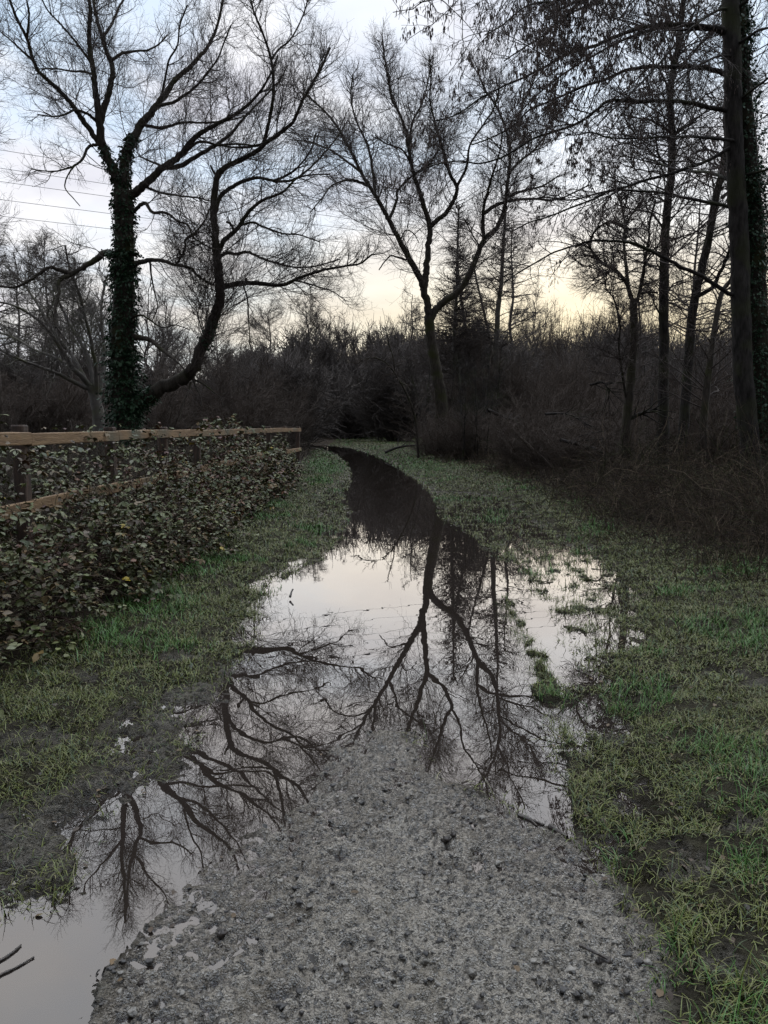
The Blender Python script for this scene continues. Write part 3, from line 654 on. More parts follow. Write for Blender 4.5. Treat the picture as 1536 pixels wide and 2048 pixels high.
A.limb('L7b', 'L7', [(588, 560), (612, 566), (632, 572), (665, 583), (690, 600)], 5, 2)
A.limb('L7c', 'L7', [(486, 570), (495, 600), (497, 640), (500, 690)], 4, 2)
A.limb('L8', 'L', [(384, 758), (405, 767), (418, 777), (440, 795), (446, 812)], 6, 2, -1)
A.limb('L8b', 'L', [(384, 755), (392, 775), (400, 790), (404, 812)], 6, 2, -1)
A.limb('L8c', 'L', [(382, 765), (374, 790), (364, 815), (360, 838)], 5, 2, -1)
A.limb('L9', 'L', [(412, 682), (405, 662), (398, 640), (396, 622), (404, 606)], 4, 2)
A.build_trunk()
WILLOW = [dict(count=700, n=8, len_rng=(0.8, 3.2), ang=(25, 70), up=0.065, wig=0.19, rmax=0.015, rmin=0.0075, tmin=0.12, tpow=0.75, lfrac=0.40, k=4),
          dict(count=8500, n=6, len_rng=(0.5, 1.7), ang=(25, 70), up=0.07, wig=0.21, rmax=0.0068, rmin=0.0042, lfrac=0.65, k=3),
          dict(count=32000, n=4, len_rng=(0.25, 0.9), ang=(22, 65), up=0.06, wig=0.20, rmax=0.0040, rmin=0.0029, lfrac=0.65, k=3)]
A.crown(WILLOW, skip=('T', 'A1h', 'A4d', 'A3c', 'A4b', 'A8', 'A9', 'A3s', 'L1', 'L5s', 'L7s', 'L8', 'L8b', 'L8c'))
A.ivy([('T', 0.05, 0.45, 5200, 0.24), ('T', 0.40, 0.8, 3000, 0.16), ('T', 0.7, 1.0, 1300, 0.09), ('A3', 0.0, 0.28, 650, 0.05), ('A3s', 0, 1, 110, 0.05), ('A1', 0, 0.25, 420, 0.05), ('L', 0.0, 0.10, 800, 0.12), ('A6', 0, 0.15, 150, 0.05), ('L', 0.27, 0.33, 160, 0.05)])

# --- B: Y-shaped tree beside the track
B = Tree('forked_tree', 'dark bare Y-shaped tree mirrored in the water, right beside the track', 'tree', (884, 812), 36.0, M_bark, M_twig)
B.limb('T', None, [(882, 800), (876, 765), (872, 740), (866, 705), (861, 670), (858, 632)], 24, 19, 0)
B.limb('B1', 'T', [(858, 640), (855, 610), (849, 585), (843, 562), (823, 525), (798, 480), (780, 443), (768, 422), (750, 390), (725, 350), (710, 320), (690, 280), (665, 240), (638, 212), (610, 188)], 18, 4, -1.5)
B.limb('B1a', 'B1', [(750, 388), (745, 340), (735, 290), (712, 240), (702, 195), (705, 150)], 8, 3, 1.5)
B.limb('B1b', 'B1', [(738, 372), (718, 364), (700, 360), (665, 370), (645, 395), (620, 425)], 7, 2.5, -1.5)
B.limb('B1c', 'B1', [(778, 440), (793, 402), (795, 382), (815, 360), (840, 340), (868, 325)], 8, 3)
B.limb('B1d', 'B1', [(800, 484), (808, 465), (815, 460), (828, 468), (838, 486)], 4, 2)
B.limb('B1e', 'B1', [(812, 520), (790, 513), (780, 512), (768, 525), (758, 540)], 5, 2.5)
B.limb('B1f', 'B1', [(722, 345), (690, 320), (660, 300), (625, 285), (590, 280)], 6, 2.5)
B.limb('B2', 'B1', [(846, 582), (851, 560), (853, 535), (857, 490), (860, 455), (848, 415), (838, 380), (825, 340), (818, 300), (813, 265), (798, 225), (783, 195), (778, 165), (770, 120), (765, 80)], 16, 4, 1.2)
B.limb('B2b', 'B2', [(860, 455), (875, 440), (893, 425), (910, 395), (913, 372), (898, 345), (888, 310), (883, 290), (870, 245), (860, 200), (862, 150), (858, 110)], 11, 3, -1.5)
B.limb('B2c', 'B2b', [(912, 376), (933, 335), (940, 290), (966, 250), (988, 215), (1000, 170)], 7, 3)
B.limb('B2d', 'B2', [(820, 305), (823, 250), (842, 210), (853, 175), (862, 130)], 6, 3)
B.limb('B2e', 'B2', [(822, 325), (805, 300), (785, 292), (768, 285), (750, 270)], 5, 2.5)
B.limb('B3', 'T', [(860, 642), (872, 620), (888, 604), (918, 580), (938, 550), (953, 515), (968, 480), (993, 455), (1008, 420), (1013, 385), (1018, 345), (1020, 305), (1015, 270), (1003, 235), (985, 200), (970, 180), (955, 140)], 18, 4, 0.8)
B.limb('B3a', 'B3', [(968, 478), (966, 425), (978, 375), (988, 340), (1000, 300), (1005, 262)], 9, 3, -1.6)
B.limb('B3b', 'B3a', [(968, 427), (993, 410), (1028, 400), (1068, 398), (1108, 400), (1138, 390), (1178, 370)], 9, 3, 2.0)
B.limb('B3c', 'B3', [(1018, 345), (1043, 320), (1068, 300), (1090, 270), (1100, 235)], 7, 3)
B.limb('B3d', 'B3', [(1016, 280), (1038, 235), (1048, 200), (1068, 160), (1080, 120)], 6, 3)
B.limb('B3e', 'B3', [(1012, 395), (1050, 380), (1085, 372), (1120, 350)], 6, 3)
B.limb('B3f', 'B3', [(945, 535), (960, 500), (945, 470), (930, 440)], 5, 2.5)
B.build_trunk()
B.crown([dict(WILLOW[0], count=520, len_rng=(1.0, 4.2), rmax=0.020, rmin=0.010), dict(WILLOW[1], count=5800, len_rng=(0.6, 2.2), rmax=0.009, rmin=0.0058), dict(WILLOW[2], count=21000, len_rng=(0.3, 1.2), rmax=0.0055, rmin=0.0042)], skip=('T', 'B1d', 'B1e'))

# --- C: alder on the right with long sweeping branches
C = Tree('alder_tree', 'big alder with grey trunk and long sweeping branches at the right edge', 'tree', (1512, 950), 15.0, M_alder, M_twig)
C.limb('T', None, [(1501, 900), (1490, 800), (1484, 700), (1481, 600), (1479, 500), (1475, 400), (1470, 300), (1466, 200), (1464, 125), (1462, 0), (1460, -100), (1458, -200), (1456, -420), (1455, -650)], 38, 26, 0.4)
ALD = [('C1', [(1462, 68), (1440, 58), (1418, 55), (1378, 50), (1328, 49), (1278, 57), (1233, 72), (1193, 90), (1138, 107), (1093, 132), (1048, 155), (1008, 172), (963, 195), (928, 220), (898, 235), (868, 242)], 13, 3, -2.5),
       ('C1b', [(1465, 75), (1418, 58), (1360, 60), (1318, 57), (1258, 75), (1198, 105), (1138, 140), (1098, 170), (1068, 195), (1040, 225)], 9, 3, 1.5),
       ('C2', [(1472, 155), (1453, 150), (1428, 140), (1393, 134), (1333, 134), (1288, 134), (1248, 142), (1208, 160), (1168, 172), (1128, 190), (1093, 205), (1058, 220), (1028, 250), (983, 275), (943, 290)], 12, 3, 2.0),
       ('C3', [(1478, 226), (1453, 220), (1418, 215), (1378, 205), (1333, 202), (1268, 202), (1218, 202), (1193, 220), (1158, 245), (1118, 260), (1068, 277), (1038, 295), (1003, 315), (958, 327), (918, 322), (868, 330), (838, 345)], 11, 3, -1.5),
       ('C4', [(1482, 288), (1458, 280), (1393, 274), (1333, 274), (1268, 277), (1218, 275), (1183, 265), (1153, 270), (1128, 270)], 8, 3, -3.0),
       ('C5', [(1482, 290), (1458, 296), (1418, 320), (1378, 335), (1333, 350), (1293, 360), (1258, 372), (1218, 382), (1183, 400), (1143, 415), (1093, 435), (1058, 445), (1023, 462), (1008, 455)], 9, 3, -2.0),
       ('C6', [(1488, 362), (1463, 360), (1418, 345), (1378, 342), (1340, 335), (1300, 318)], 10, 4, 3.5),
       ('C7', [(1488, 422), (1463, 415), (1418, 405), (1368, 395), (1318, 385), (1268, 382), (1233, 380), (1193, 387), (1143, 400), (1093, 395), (1058, 400)], 9, 3, 2.0),
       ('C8', [(1490, 595), (1465, 590), (1438, 575), (1403, 552), (1368, 537), (1338, 520), (1298, 500), (1268, 487), (1228, 482), (1183, 482), (1148, 492), (1108, 505), (1068, 527), (1038, 545), (1008, 565)], 11, 3, -1.0),
       ('C9', [(1466, 18), (1438, 20), (1403, 40), (1368, 70), (1333, 110), (1298, 150), (1258, 190), (1230, 215), (1195, 250)], 7, 3, -3.5),
       ('C10', [(1464, -120), (1400, -95), (1330, -60), (1260, -25), (1203, 0), (1168, 15), (1133, 30), (1113, 47), (1088, 70), (1048, 95), (1008, 122)], 11, 3, -4.5),
       ('C11', [(1462, -220), (1360, -160), (1260, -90), (1180, -40), (1113, 0), (1078, 5), (1048, 15), (1023, 35), (998, 55), (970, 70)], 11, 3, -6.0),
       ('C12', [(1462, -220), (1330, -190), (1190, -130), (1080, -90), (1000, -50), (940, -25), (880, -5), (840, 5)], 11, 3, -7.0),
       ('C13', [(1474, 112), (1440, 112), (1418, 120), (1380, 140), (1350, 165), (1310, 195)], 6, 3, -2.0),
       ('C15', [(1480, 200), (1525, 165), (1560, 140), (1600, 110)], 7, 3, -2),
       ('C16', [(1488, 350), (1530, 340), (1570, 320), (1620, 300)], 6, 3, -1),
       ('C17', [(1470, 20), (1510, -10), (1560, -30), (1620, -60)], 7, 3, -1.5),
       ('C18', [(1474, 90), (1520, 60), (1570, 50), (1620, 30)], 7, 3, -2.5)]
for k, px, w0, w1, dd in ALD: C.limb(k, 'T', px, w0, w1, dd)
C.build_trunk()
C.crown([dict(count=460, n=7, len_rng=(0.5, 1.7), ang=(30, 65), up=-0.01, wig=0.13, rmax=0.014, rmin=0.006, tmin=0.15, tpow=0.8, lfrac=0.27, k=4),
         dict(count=3300, n=6, len_rng=(0.25, 0.8), ang=(28, 60), up=-0.02, wig=0.16, rmax=0.006, rmin=0.0036, lfrac=0.6, k=3),
         dict(count=10000, n=4, len_rng=(0.12, 0.4), ang=(25, 60), up=-0.04, wig=0.16, rmax=0.0036, rmin=0.0025, lfrac=0.6, k=3)], skip=('T',))
def hang_catkins(tree, n, name='catkins', length=(0.03, 0.075)):
    a, r = tree.fine; M, m, _ = a.shape
    hot = fbm(a[:, 0, 0] * 0.9, a[:, 0, 2] * 0.9 + a[:, 0, 1] * 0.5, 2); hi = (a[:, 0, 2] > 4.2) * 1.0
    w = np.clip(0.08 + 1.2 * hot, 0.015, 1) * (0.25 + hi); i = rng.choice(M, n, p=w / w.sum()); base = a[i, rng.integers(1, m, n)] + rng.normal(size=(n, 3)) * 0.012
    Ln = rng.uniform(*length, n); d = unit(np.stack([rng.normal(size=n) * 0.15, rng.normal(size=n) * 0.15, -np.ones(n)], 1))
    f = np.array([0, 0.25, 0.7, 1.0]); pts = base[:, None] + d[:, None] * (f[None, :] * Ln[:, None])[..., None]
    g = Geo(); tubes(g, pts, (np.array([0.15, 1, 0.9, 0.2])[None] * rng.uniform(0.0035, 0.0062, n)[:, None]), 4)
    return g.build(name, M_catkin, tree.root, tree.base)
hang_catkins(C, 36000)
# ivy stem that climbs behind the alder
C2 = Tree('ivy_clad_tree', 'trunk thick with dark ivy close behind the grey alder at the right edge', 'tree', (1542, 935), 15.3, M_bark, M_twig)
C2.limb('T', None, [(1534, 880), (1524, 800), (1519, 700), (1513, 600), (1508, 500), (1502, 400), (1495, 300), (1487, 200), (1480, 125), (1474, 30), (1471, -40), (1468, -200), (1466, -400)], 46, 22, 0.2)
C2.build_trunk()
C2.ivy([('T', 0.03, 0.5, 6500, 0.17), ('T', 0.40, 0.75, 4200, 0.14), ('T', 0.65, 1.0, 1600, 0.07)], size=(0.035, 0.075))

# --- D, E, F: trees inside the wood on the right
D = Tree('alder_tree', 'straight alder trunk between the low forked tree and the leaning pair', 'tree', (1325, 930), 21.0, M_alder, M_twig)
D.limb('T', None, [(1326, 860), (1327, 760), (1328, 680), (1327, 600), (1330, 500), (1333, 430), (1342, 350), (1345, 275), (1342, 235), (1340, 200), (1345, 150), (1355, 100), (1358, 75), (1364, 25), (1368, -30), (1366, -120), (1370, -220)], 22, 6, 0.3)
for k, px, w0, w1 in (('d1', [(1345, 270), (1368, 255), (1390, 240), (1412, 222), (1430, 200)], 7, 3), ('d2', [(1342, 265), (1322, 252), (1300, 240), (1270, 235), (1245, 228)], 6, 3), ('d3', [(1350, 120), (1362, 90), (1372, 60), (1390, 20)], 6, 3),
                      ('d4', [(1344, 340), (1325, 322), (1315, 300), (1312, 260), (1318, 220)], 6, 3), ('d5', [(1331, 465), (1315, 440), (1300, 425), (1270, 420), (1235, 410)], 6, 3), ('d6', [(1328, 600), (1345, 570), (1365, 560)], 5, 2),
                      ('d7', [(1327, 640), (1310, 610), (1300, 590), (1285, 585), (1278, 590)], 5, 2), ('d8', [(1341, 190), (1325, 150), (1310, 130), (1285, 105)], 5, 2), ('d9', [(1358, 80), (1340, 40), (1330, 0), (1320, -60)], 5, 2)): D.limb(k, 'T', px, w0, w1)
D.build_trunk()
ALDER_B = [dict(count=240, n=6, len_rng=(0.6, 2.4), ang=(40, 80), up=0.0, wig=0.15, rmax=0.02, rmin=0.008, tmin=0.3, tpow=0.8, lfrac=0.3, k=4),
           dict(count=2200, n=5, len_rng=(0.3, 1.0), ang=(30, 60), up=0.02, wig=0.15, rmax=0.008, rmin=0.005, lfrac=0.6),
           dict(count=6000, n=4, len_rng=(0.15, 0.5), ang=(25, 60), up=0.0, wig=0.15, rmax=0.005, rmin=0.0038, lfrac=0.6)]
D.crown(ALDER_B); hang_catkins(D, 3500)
E_ = Tree('leaning_tree', 'slim tree leaning right behind the big alder trunk, with a low side stem', 'tree', (1362, 925), 22.0, M_alder, M_twig)
E_.limb('T', None, [(1368, 850), (1374, 760), (1380, 690), (1383, 640), (1392, 585), (1403, 540), (1418, 475), (1431, 400), (1443, 350), (1450, 310), (1460, 255), (1475, 180), (1485, 90), (1492, 0), (1500, -100)], 20, 7, 0.6)
E_.limb('e2', 'T', [(1388, 600), (1400, 590), (1424, 576), (1443, 540), (1458, 505), (1475, 470), (1495, 420)], 11, 5, -1.5)
E_.limb('e3', 'T', [(1443, 395), (1460, 383), (1485, 372)], 7, 4, 1); E_.limb('e4', 'T', [(1448, 320), (1435, 305), (1410, 300), (1380, 310)], 5, 3)
E_.build_trunk(); E_.crown([dict(a, count=int(a['count'] * .6)) for a in ALDER_B])
E3 = Tree('leaning_tree', 'short dark stem leaning hard right in front of the thicket, beside the alder trunk', 'tree', (1400, 900), 19.0, M_bark, M_twig)
E3.limb('T', None, [(1410, 810), (1418, 740), (1424, 690), (1432, 640), (1442, 590), (1460, 562), (1480, 540), (1500, 500)], 15, 6, 0.8)
E3.build_trunk(); E3.crown([dict(a, count=int(a['count'] * .15)) for a in ALDER_B])
Fk = Tree('forked_tree', 'low dark tree forking like a tuning fork in the wood right of the water', 'tree', (1246, 925), 20.0, M_bark, M_twig)
Fk.limb('T', None, [(1250, 880), (1254, 830), (1262, 750), (1267, 700), (1268, 650), (1267, 600)], 19, 14, 0)
Fk.limb('f1', 'T', [(1268, 610), (1263, 595), (1253, 566), (1230, 540), (1203, 525), (1184, 502), (1180, 485), (1190, 462), (1215, 444), (1240, 448), (1262, 460)], 11, 4, -1.0)
Fk.limb('f2', 'f1', [(1256, 572), (1252, 530), (1248, 490), (1250, 450), (1245, 420), (1235, 385), (1228, 350)], 9, 4, 0.8)
Fk.limb('f3', 'T', [(1268, 608), (1278, 590), (1287, 545), (1292, 508), (1298, 475), (1300, 440), (1312, 400)], 10, 4, -0.6)
Fk.limb('f4', 'f3', [(1280, 588), (1296, 584), (1315, 585)], 6, 4); Fk.limb('f5', 'T', [(1253, 800), (1238, 700), (1240, 650), (1228, 600), (1212, 575), (1214, 545)], 6, 3)
Fk.limb('f6', 'f2', [(1250, 450), (1270, 420), (1285, 400)], 5, 3); Fk.limb('f7', 'f1', [(1184, 500), (1165, 490), (1150, 495)], 5, 3)
Fk.build_trunk(); Fk.crown([dict(WILLOW[0], count=150, len_rng=(0.4, 1.6), rmax=0.018, rmin=0.008), dict(WILLOW[1], count=1500, len_rng=(0.25, 0.9), rmax=0.008, rmin=0.005), dict(WILLOW[2], count=4000, len_rng=(0.15, 0.5), rmax=0.005, rmin=0.0037)], skip=('T',))

# --- G: group of slender trees behind B
def slender(label, foot, px, w0, w1, Dd, cnt=260, flat=0.7, tmin=0.3, name='slender_tree'):
    s = Tree(name, label, 'tree', foot, Dd, M_pale, M_twig); s.limb('T', None, px, w0, w1, 0.5); s.build_trunk()
    s.crown([dict(count=cnt, n=6, len_rng=(0.6, 3.0), ang=(60, 95), up=0.03, wig=0.13, rmax=0.03, rmin=0.012, tmin=tmin, tpow=1.0, lfrac=0.20, k=3),
             dict(count=cnt * 9, n=5, len_rng=(0.4, 1.3), ang=(30, 65), up=0.02, wig=0.15, rmax=0.013, rmin=0.009, lfrac=0.6),
             dict(count=cnt * 16, n=3, len_rng=(0.2, 0.7), ang=(25, 60), up=0.0, wig=0.15, rmax=0.009, rmin=0.007, lfrac=0.7)]); return s
slender('slender tree with dense dark crown just right of the Y-shaped tree trunk', (905, 860), [(907, 780), (908, 690), (912, 610), (914, 540), (916, 470), (918, 410)], 9, 3, 44, 260)
slender('slim leaning tree second to the right from the Y-shaped tree trunk', (944, 860), [(942, 780), (936, 690), (924, 610), (918, 560), (914, 500)], 9, 3, 46, 120)
slender('thin bare pole leaning left between two slender trees', (990, 860), [(988, 760), (982, 690), (968, 625), (952, 555), (945, 510)], 7, 3, 45, 70)
slender('pale straight tree with short level side branches', (990, 860), [(991, 780), (993, 690), (997, 610), (1003, 560), (1006, 500), (1010, 440), (1012, 390)], 13, 4, 42, 110, tmin=0.4)

# --- H: pale many-stemmed willow at left
Hh = Tree('spreading_willow', 'pale spreading willow with many arching stems behind the fence, left of the ivy tree', 'tree', (200, 890), 31.0, M_pale, M_pale)
Hh.limb('T', None, [(198, 850), (192, 800), (182, 770)], 26, 18, 0)
for i, (px, w0, dd) in enumerate([([(182, 775), (165, 755), (145, 735), (120, 695), (92, 655), (65, 632), (30, 612), (-20, 600)], 13, -2), ([(188, 790), (180, 730), (165, 690), (140, 650), (120, 610), (95, 575), (60, 545)], 12, 1.5),
                                   ([(194, 800), (192, 740), (184, 690), (172, 640), (160, 590), (140, 540), (130, 490)], 12, -1.5), ([(196, 810), (206, 740), (208, 690), (202, 640), (205, 590), (215, 550)], 11, 2),
                                   ([(182, 780), (150, 765), (110, 745), (70, 730), (30, 715), (-20, 690)], 11, -3), ([(186, 790), (150, 740), (110, 715), (70, 700), (20, 672), (-30, 660)], 10, 3), ([(176, 770), (150, 720), (105, 660), (70, 600), (40, 560), (10, 530)], 9, 4)]):
    Hh.limb('h%d' % i, 'T', px, w0, 4, dd)
Hh.build_trunk()
Hh.crown([dict(WILLOW[0], count=200, len_rng=(0.8, 3.0), rmax=0.022, rmin=0.010), dict(WILLOW[1], count=1800, len_rng=(0.5, 1.6), rmax=0.010, rmin=0.006), dict(WILLOW[2], count=5000, len_rng=(0.25, 0.9), rmax=0.006, rmin=0.0045)], skip=('T',))
# --- tree that stands just left of the frame
Jj = Tree('bare_tree', 'bare tree whose fine twigs reach in from beyond the left edge high up', 'tree', (-260, 900), 22.0, M_bark, M_twig)
Jj.limb('T', None, [(-260, 860), (-255, 700), (-250, 500), (-240, 300), (-235, 100), (-230, -50)], 30, 10, 0)
for i, px in enumerate([[(-240, 330), (-180, 270), (-110, 230), (-50, 190), (-10, 170)], [(-236, 200), (-170, 140), (-100, 110), (-50, 90), (-8, 40)], [(-245, 420), (-170, 350), (-90, 320), (-30, 280), (0, 270)], [(-250, 560), (-180, 500), (-110, 480), (-50, 470), (0, 430)], [(-238, 260), (-160, 200), (-80, 180), (-40, 130), (-15, 110)]]):
    Jj.limb('j%d' % i, 'T', px, 10, 3)
Jj.build_trunk(); Jj.crown([dict(WILLOW[0], count=120), dict(WILLOW[1], count=1100), dict(WILLOW[2], count=3500)], skip=('T',))
# --- arching sapling in front of the thicket
Sp = Tree('arching_sapling', 'dead-looking sapling arching left over the bank below the Y-shaped tree', 'tree', (838, 900), 33.0, M_bark, M_shrub)
Sp.limb('T', None, [(832, 850), (824, 815), (812, 785), (795, 755), (775, 728), (752, 716), (730, 718), (715, 728)], 5, 2, -1); Sp.limb('s1', 'T', [(800, 765), (812, 770), (822, 782)], 3, 2); Sp.limb('s2', 'T', [(790, 748), (786, 715), (778, 690), (775, 670)], 3, 2)
Sp.build_trunk(); Sp.crown([dict(count=60, n=5, len_rng=(0.3, 1.4), ang=(30, 70), up=-0.02, wig=0.15, rmax=0.015, rmin=0.008, lfrac=0.3), dict(count=260, n=4, len_rng=(0.2, 0.6), ang=(25, 60), up=0, wig=0.15, rmax=0.008, rmin=0.006)])

# ------------------------------------------------------------------ background trees (copies of a few kinds)
def proto_tree(h, kind):
    g = Geo(); gt = Geo()
    tr_ = np.cumsum(np.concatenate([[[0, 0, -0.3]], np.stack([rng.normal(size=9) * 0.16, rng.normal(size=9) * 0.16, np.full(9, h / 9)], 1)]), 0)
    r0 = 0.012 * h; rr = np.linspace(r0, r0 * 0.18, 10)
    c = catmull(tr_, 3); rc = np.interp(np.linspace(0, 1, len(c)), np.linspace(0, 1, 10), rr); tubes(gt, c[None], rc[None], 7, 0.04)
    a, r = resample(c, 16, rc); A, R = a[None], r[None]
    if kind == 0:   # upright vase
        lv = [dict(count=20, n=7, len_rng=(h * .2, h * .55), ang=(20, 50), up=0.06, wig=0.12, rmax=0.06, rmin=0.025, tmin=0.22, lfrac=0.55, k=5)]
    elif kind == 1: # alder-like, level branches
        lv = [dict(count=46, n=6, len_rng=(h * .06, h * .24), ang=(60, 90), up=0.02, wig=0.12, rmax=0.045, rmin=0.02, tmin=0.35, lfrac=0.3, k=4)]
    elif kind == 2: # flat topped umbrella
        lv = [dict(count=22, n=6, len_rng=(h * .12, h * .3), ang=(45, 75), up=0.0, wig=0.12, rmax=0.05, rmin=0.022, tmin=0.62, tpow=.6, lfrac=0.5, k=4)]
    lv += [dict(count=420, n=5, len_rng=(0.5, 2.4), ang=(25, 60), up=0.05, wig=0.15, rmax=0.020, rmin=0.011, lfrac=0.5), dict(count=2600, n=4, len_rng=(0.3, 1.2), ang=(25, 60), up=0.04, wig=0.15, rmax=0.011, rmin=0.0075, lfrac=0.6)]
    for i, l_ in enumerate(lv):
        k = l_.pop('k', 3); A, R = sprout(A, R, **l_); tubes(gt if i == 0 else g, A, R, k)
    return gt, g
protos = []
for i, (h, kd) in enumerate([(12, 0), (14, 1), (13, 2), (10, 0), (16, 1)]):
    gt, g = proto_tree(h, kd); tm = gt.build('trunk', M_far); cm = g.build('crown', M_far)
    protos.append((tm.data, cm.data, h)); bpy.data.objects.remove(tm); bpy.data.objects.remove(cm)
def place_tree(k, x, y, s, rz, label, group):
    r = empty('background_tree', (x, y, float(zat(x, y)[0]))); r.rotation_euler = (0, 0, rz); r.scale = (s, s, s); tag(r, label, 'tree', group)
    for nm, me in (('trunk', protos[k][0]), ('crown', protos[k][1])):
        o = bpy.data.objects.new(nm, me); COL.objects.link(o); o.parent = r
def bt(k, px, top, D, label, group):
    p = P(px, top, D); h = p[2] - 0.1; place_tree(k, p[0], D, h / protos[k][2], rng.uniform(0, 6.28), label, group)
# distinct far ones near the track end
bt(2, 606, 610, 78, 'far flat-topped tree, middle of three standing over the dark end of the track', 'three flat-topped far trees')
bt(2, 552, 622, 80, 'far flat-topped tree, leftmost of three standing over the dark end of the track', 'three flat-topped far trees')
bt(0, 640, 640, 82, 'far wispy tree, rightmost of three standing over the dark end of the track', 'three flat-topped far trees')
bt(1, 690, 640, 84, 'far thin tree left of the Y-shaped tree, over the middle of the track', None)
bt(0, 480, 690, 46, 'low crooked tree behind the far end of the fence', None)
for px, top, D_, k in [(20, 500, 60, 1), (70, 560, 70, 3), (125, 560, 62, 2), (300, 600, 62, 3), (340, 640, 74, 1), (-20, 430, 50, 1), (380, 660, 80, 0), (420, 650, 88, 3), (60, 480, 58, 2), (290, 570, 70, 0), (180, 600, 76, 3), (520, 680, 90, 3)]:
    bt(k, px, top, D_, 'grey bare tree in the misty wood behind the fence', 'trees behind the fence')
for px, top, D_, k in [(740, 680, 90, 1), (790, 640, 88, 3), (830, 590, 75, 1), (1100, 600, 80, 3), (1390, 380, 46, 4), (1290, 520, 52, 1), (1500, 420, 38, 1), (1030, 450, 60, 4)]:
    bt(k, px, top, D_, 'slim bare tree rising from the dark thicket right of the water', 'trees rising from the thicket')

# ------------------------------------------------------------------ thicket shrubs
shrubs = []
for i in range(10):
    h = [4.2, 5.0, 3.4, 5.6, 4.6, 3.0, 5.2, 4.4, 4.8, 4.0][i]; ns = [20, 18, 24, 16, 20, 26, 14, 24, 22, 26][i]; g = Geo(); fat = 1.0 if i < 7 else 2.2; m_ = 1 if i < 7 else 2.1
    b0 = np.stack([rng.normal(size=ns) * 0.35, rng.normal(size=ns) * 0.35, np.full(ns, -0.2)], 1); d = unit(np.stack([rng.normal(size=ns) * 0.28, rng.normal(size=ns) * 0.28, np.ones(ns)], 1)); pts = [b0]; p = b0
    for k in range(7): d = unit(d + rng.normal(size=(ns, 3)) * 0.09); p = p + d * (h * rng.uniform(0.6, 1.05, ns) / 7)[:, None]; pts.append(p)
    A_ = np.stack(pts, 1); R_ = np.linspace(0.026, 0.009, 8)[None] * rng.uniform(0.6, 1.3, (ns, 1)) * fat**.5; tubes(g, A_, R_, 4)
    a, r = sprout(A_, R_, int(460 * m_), 5, (0.4, 1.7), (20, 60), 0.05, 0.14, 0.013 * fat, 0.0085 * fat, tmin=0.03, tpow=1.0, lfrac=0.32); tubes(g, a, r, 3)
    a, r = sprout(a, r, int(2300 * m_), 4, (0.25, 0.9), (25, 65), 0.03, 0.16, 0.009 * fat, 0.0065 * fat); tubes(g, a, r, 3)
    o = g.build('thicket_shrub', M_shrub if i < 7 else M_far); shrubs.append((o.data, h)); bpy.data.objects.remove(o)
for i in range(3):
    h = 6.0; ns = [7, 5, 9][i]; g = Geo(); b0 = np.stack([rng.normal(size=ns) * 0.5, rng.normal(size=ns) * 0.5, np.full(ns, -0.2)], 1); d = unit(np.stack([rng.normal(size=ns) * 0.10, rng.normal(size=ns) * 0.10, np.ones(ns)], 1)); pts = [b0]; p = b0
    for k in range(9): d = unit(d + rng.normal(size=(ns, 3)) * 0.045); p = p + d * (h * rng.uniform(0.7, 1.05, ns) / 9)[:, None]; pts.append(p)
    A_ = np.stack(pts, 1); R_ = np.linspace(0.036, 0.008, 10)[None] * rng.uniform(0.6, 1.3, (ns, 1)); tubes(g, A_, R_, 5)
    a, r = sprout(A_, R_, 26 * ns, 5, (0.3, 1.3), (30, 60), 0.06, 0.13, 0.012, 0.007, tmin=0.35, tpow=1.0, lfrac=0.2); tubes(g, a, r, 3)
    a, r = sprout(a, r, 80 * ns, 4, (0.2, 0.7), (25, 60), 0.05, 0.15, 0.007, 0.005); tubes(g, a, r, 3)
    o = g.build('thicket_shrub', M_alder if i == 1 else M_shrub); shrubs.append((o.data, h)); bpy.data.objects.remove(o)
def shrub(x, y, h, label, group):
    k = rng.integers(7) if y < 45 else rng.integers(7, 10)
    if 'right' in label and y > 26 and rng.random() < 0.36: k = rng.integers(10, 13); h *= 1.25
    s = h / shrubs[k][1]; o = bpy.data.objects.new('thicket_shrub', shrubs[k][0]); COL.objects.link(o); w = 0.55 * s + 0.45
    o.location = (x, y, float(zat(x, y)[0])); o.rotation_euler = (rng.normal() * .06, rng.normal() * .06, rng.uniform(0, 6.28)); o.scale = (w * rng.uniform(.9, 1.3), w * rng.uniform(.9, 1.3), s); tag(o, label, 'shrub', group)
def fill(n, y0, y1, xf0, xf1, rise, label, group, pw=1.0):
    """shrubs in a strip; heights grow with distance so that the wood closes the view"""
    for i in range(n):
        f = rng.random()**pw; y = y0 + (y1 - y0) * f; a, b = xf0(y), xf1(y); x = a + (b - a) * ((i * 0.618) % 1); shrub(x, y, (1.45 + rise * y) * rng.choice([rng.uniform(0.5, 0.85), rng.uniform(0.8, 1.1), rng.uniform(1.05, 1.45)], p=[0.38, 0.42, 0.2]), label, group)
for i in range(132):   # low shrubs near the water, taller ones deeper in the wood
    f = rng.random()**1.0; y = 19 + 95 * f; a, b = np.interp(y, [17, 30, 42, 50, 64, 115], [4.8, 3.2, 2.2, 1.0, -1.8, -4]), 0.56 * y + 1; x = a + (b - a) * ((i * 0.618) % 1)
    shrub(x, y, max(1.5, 0.15 * y - 1.35) * rng.uniform(0.75, 1.18), 'dark leafless many-stemmed shrub in the thicket right of the water', 'shrubs in the right-hand thicket')
for i in range(8):   # brush round the foot of the Y-shaped tree
    y = 27 + 11 * rng.random(); shrub(under_edge(y) + 0.1 + 3.6 * i / 7 + 0.4 * rng.random(), y, rng.uniform(1.1, 2.4), 'low dark leafless bush at the foot of the Y-shaped tree', 'bushes at the foot of the Y-shaped tree')
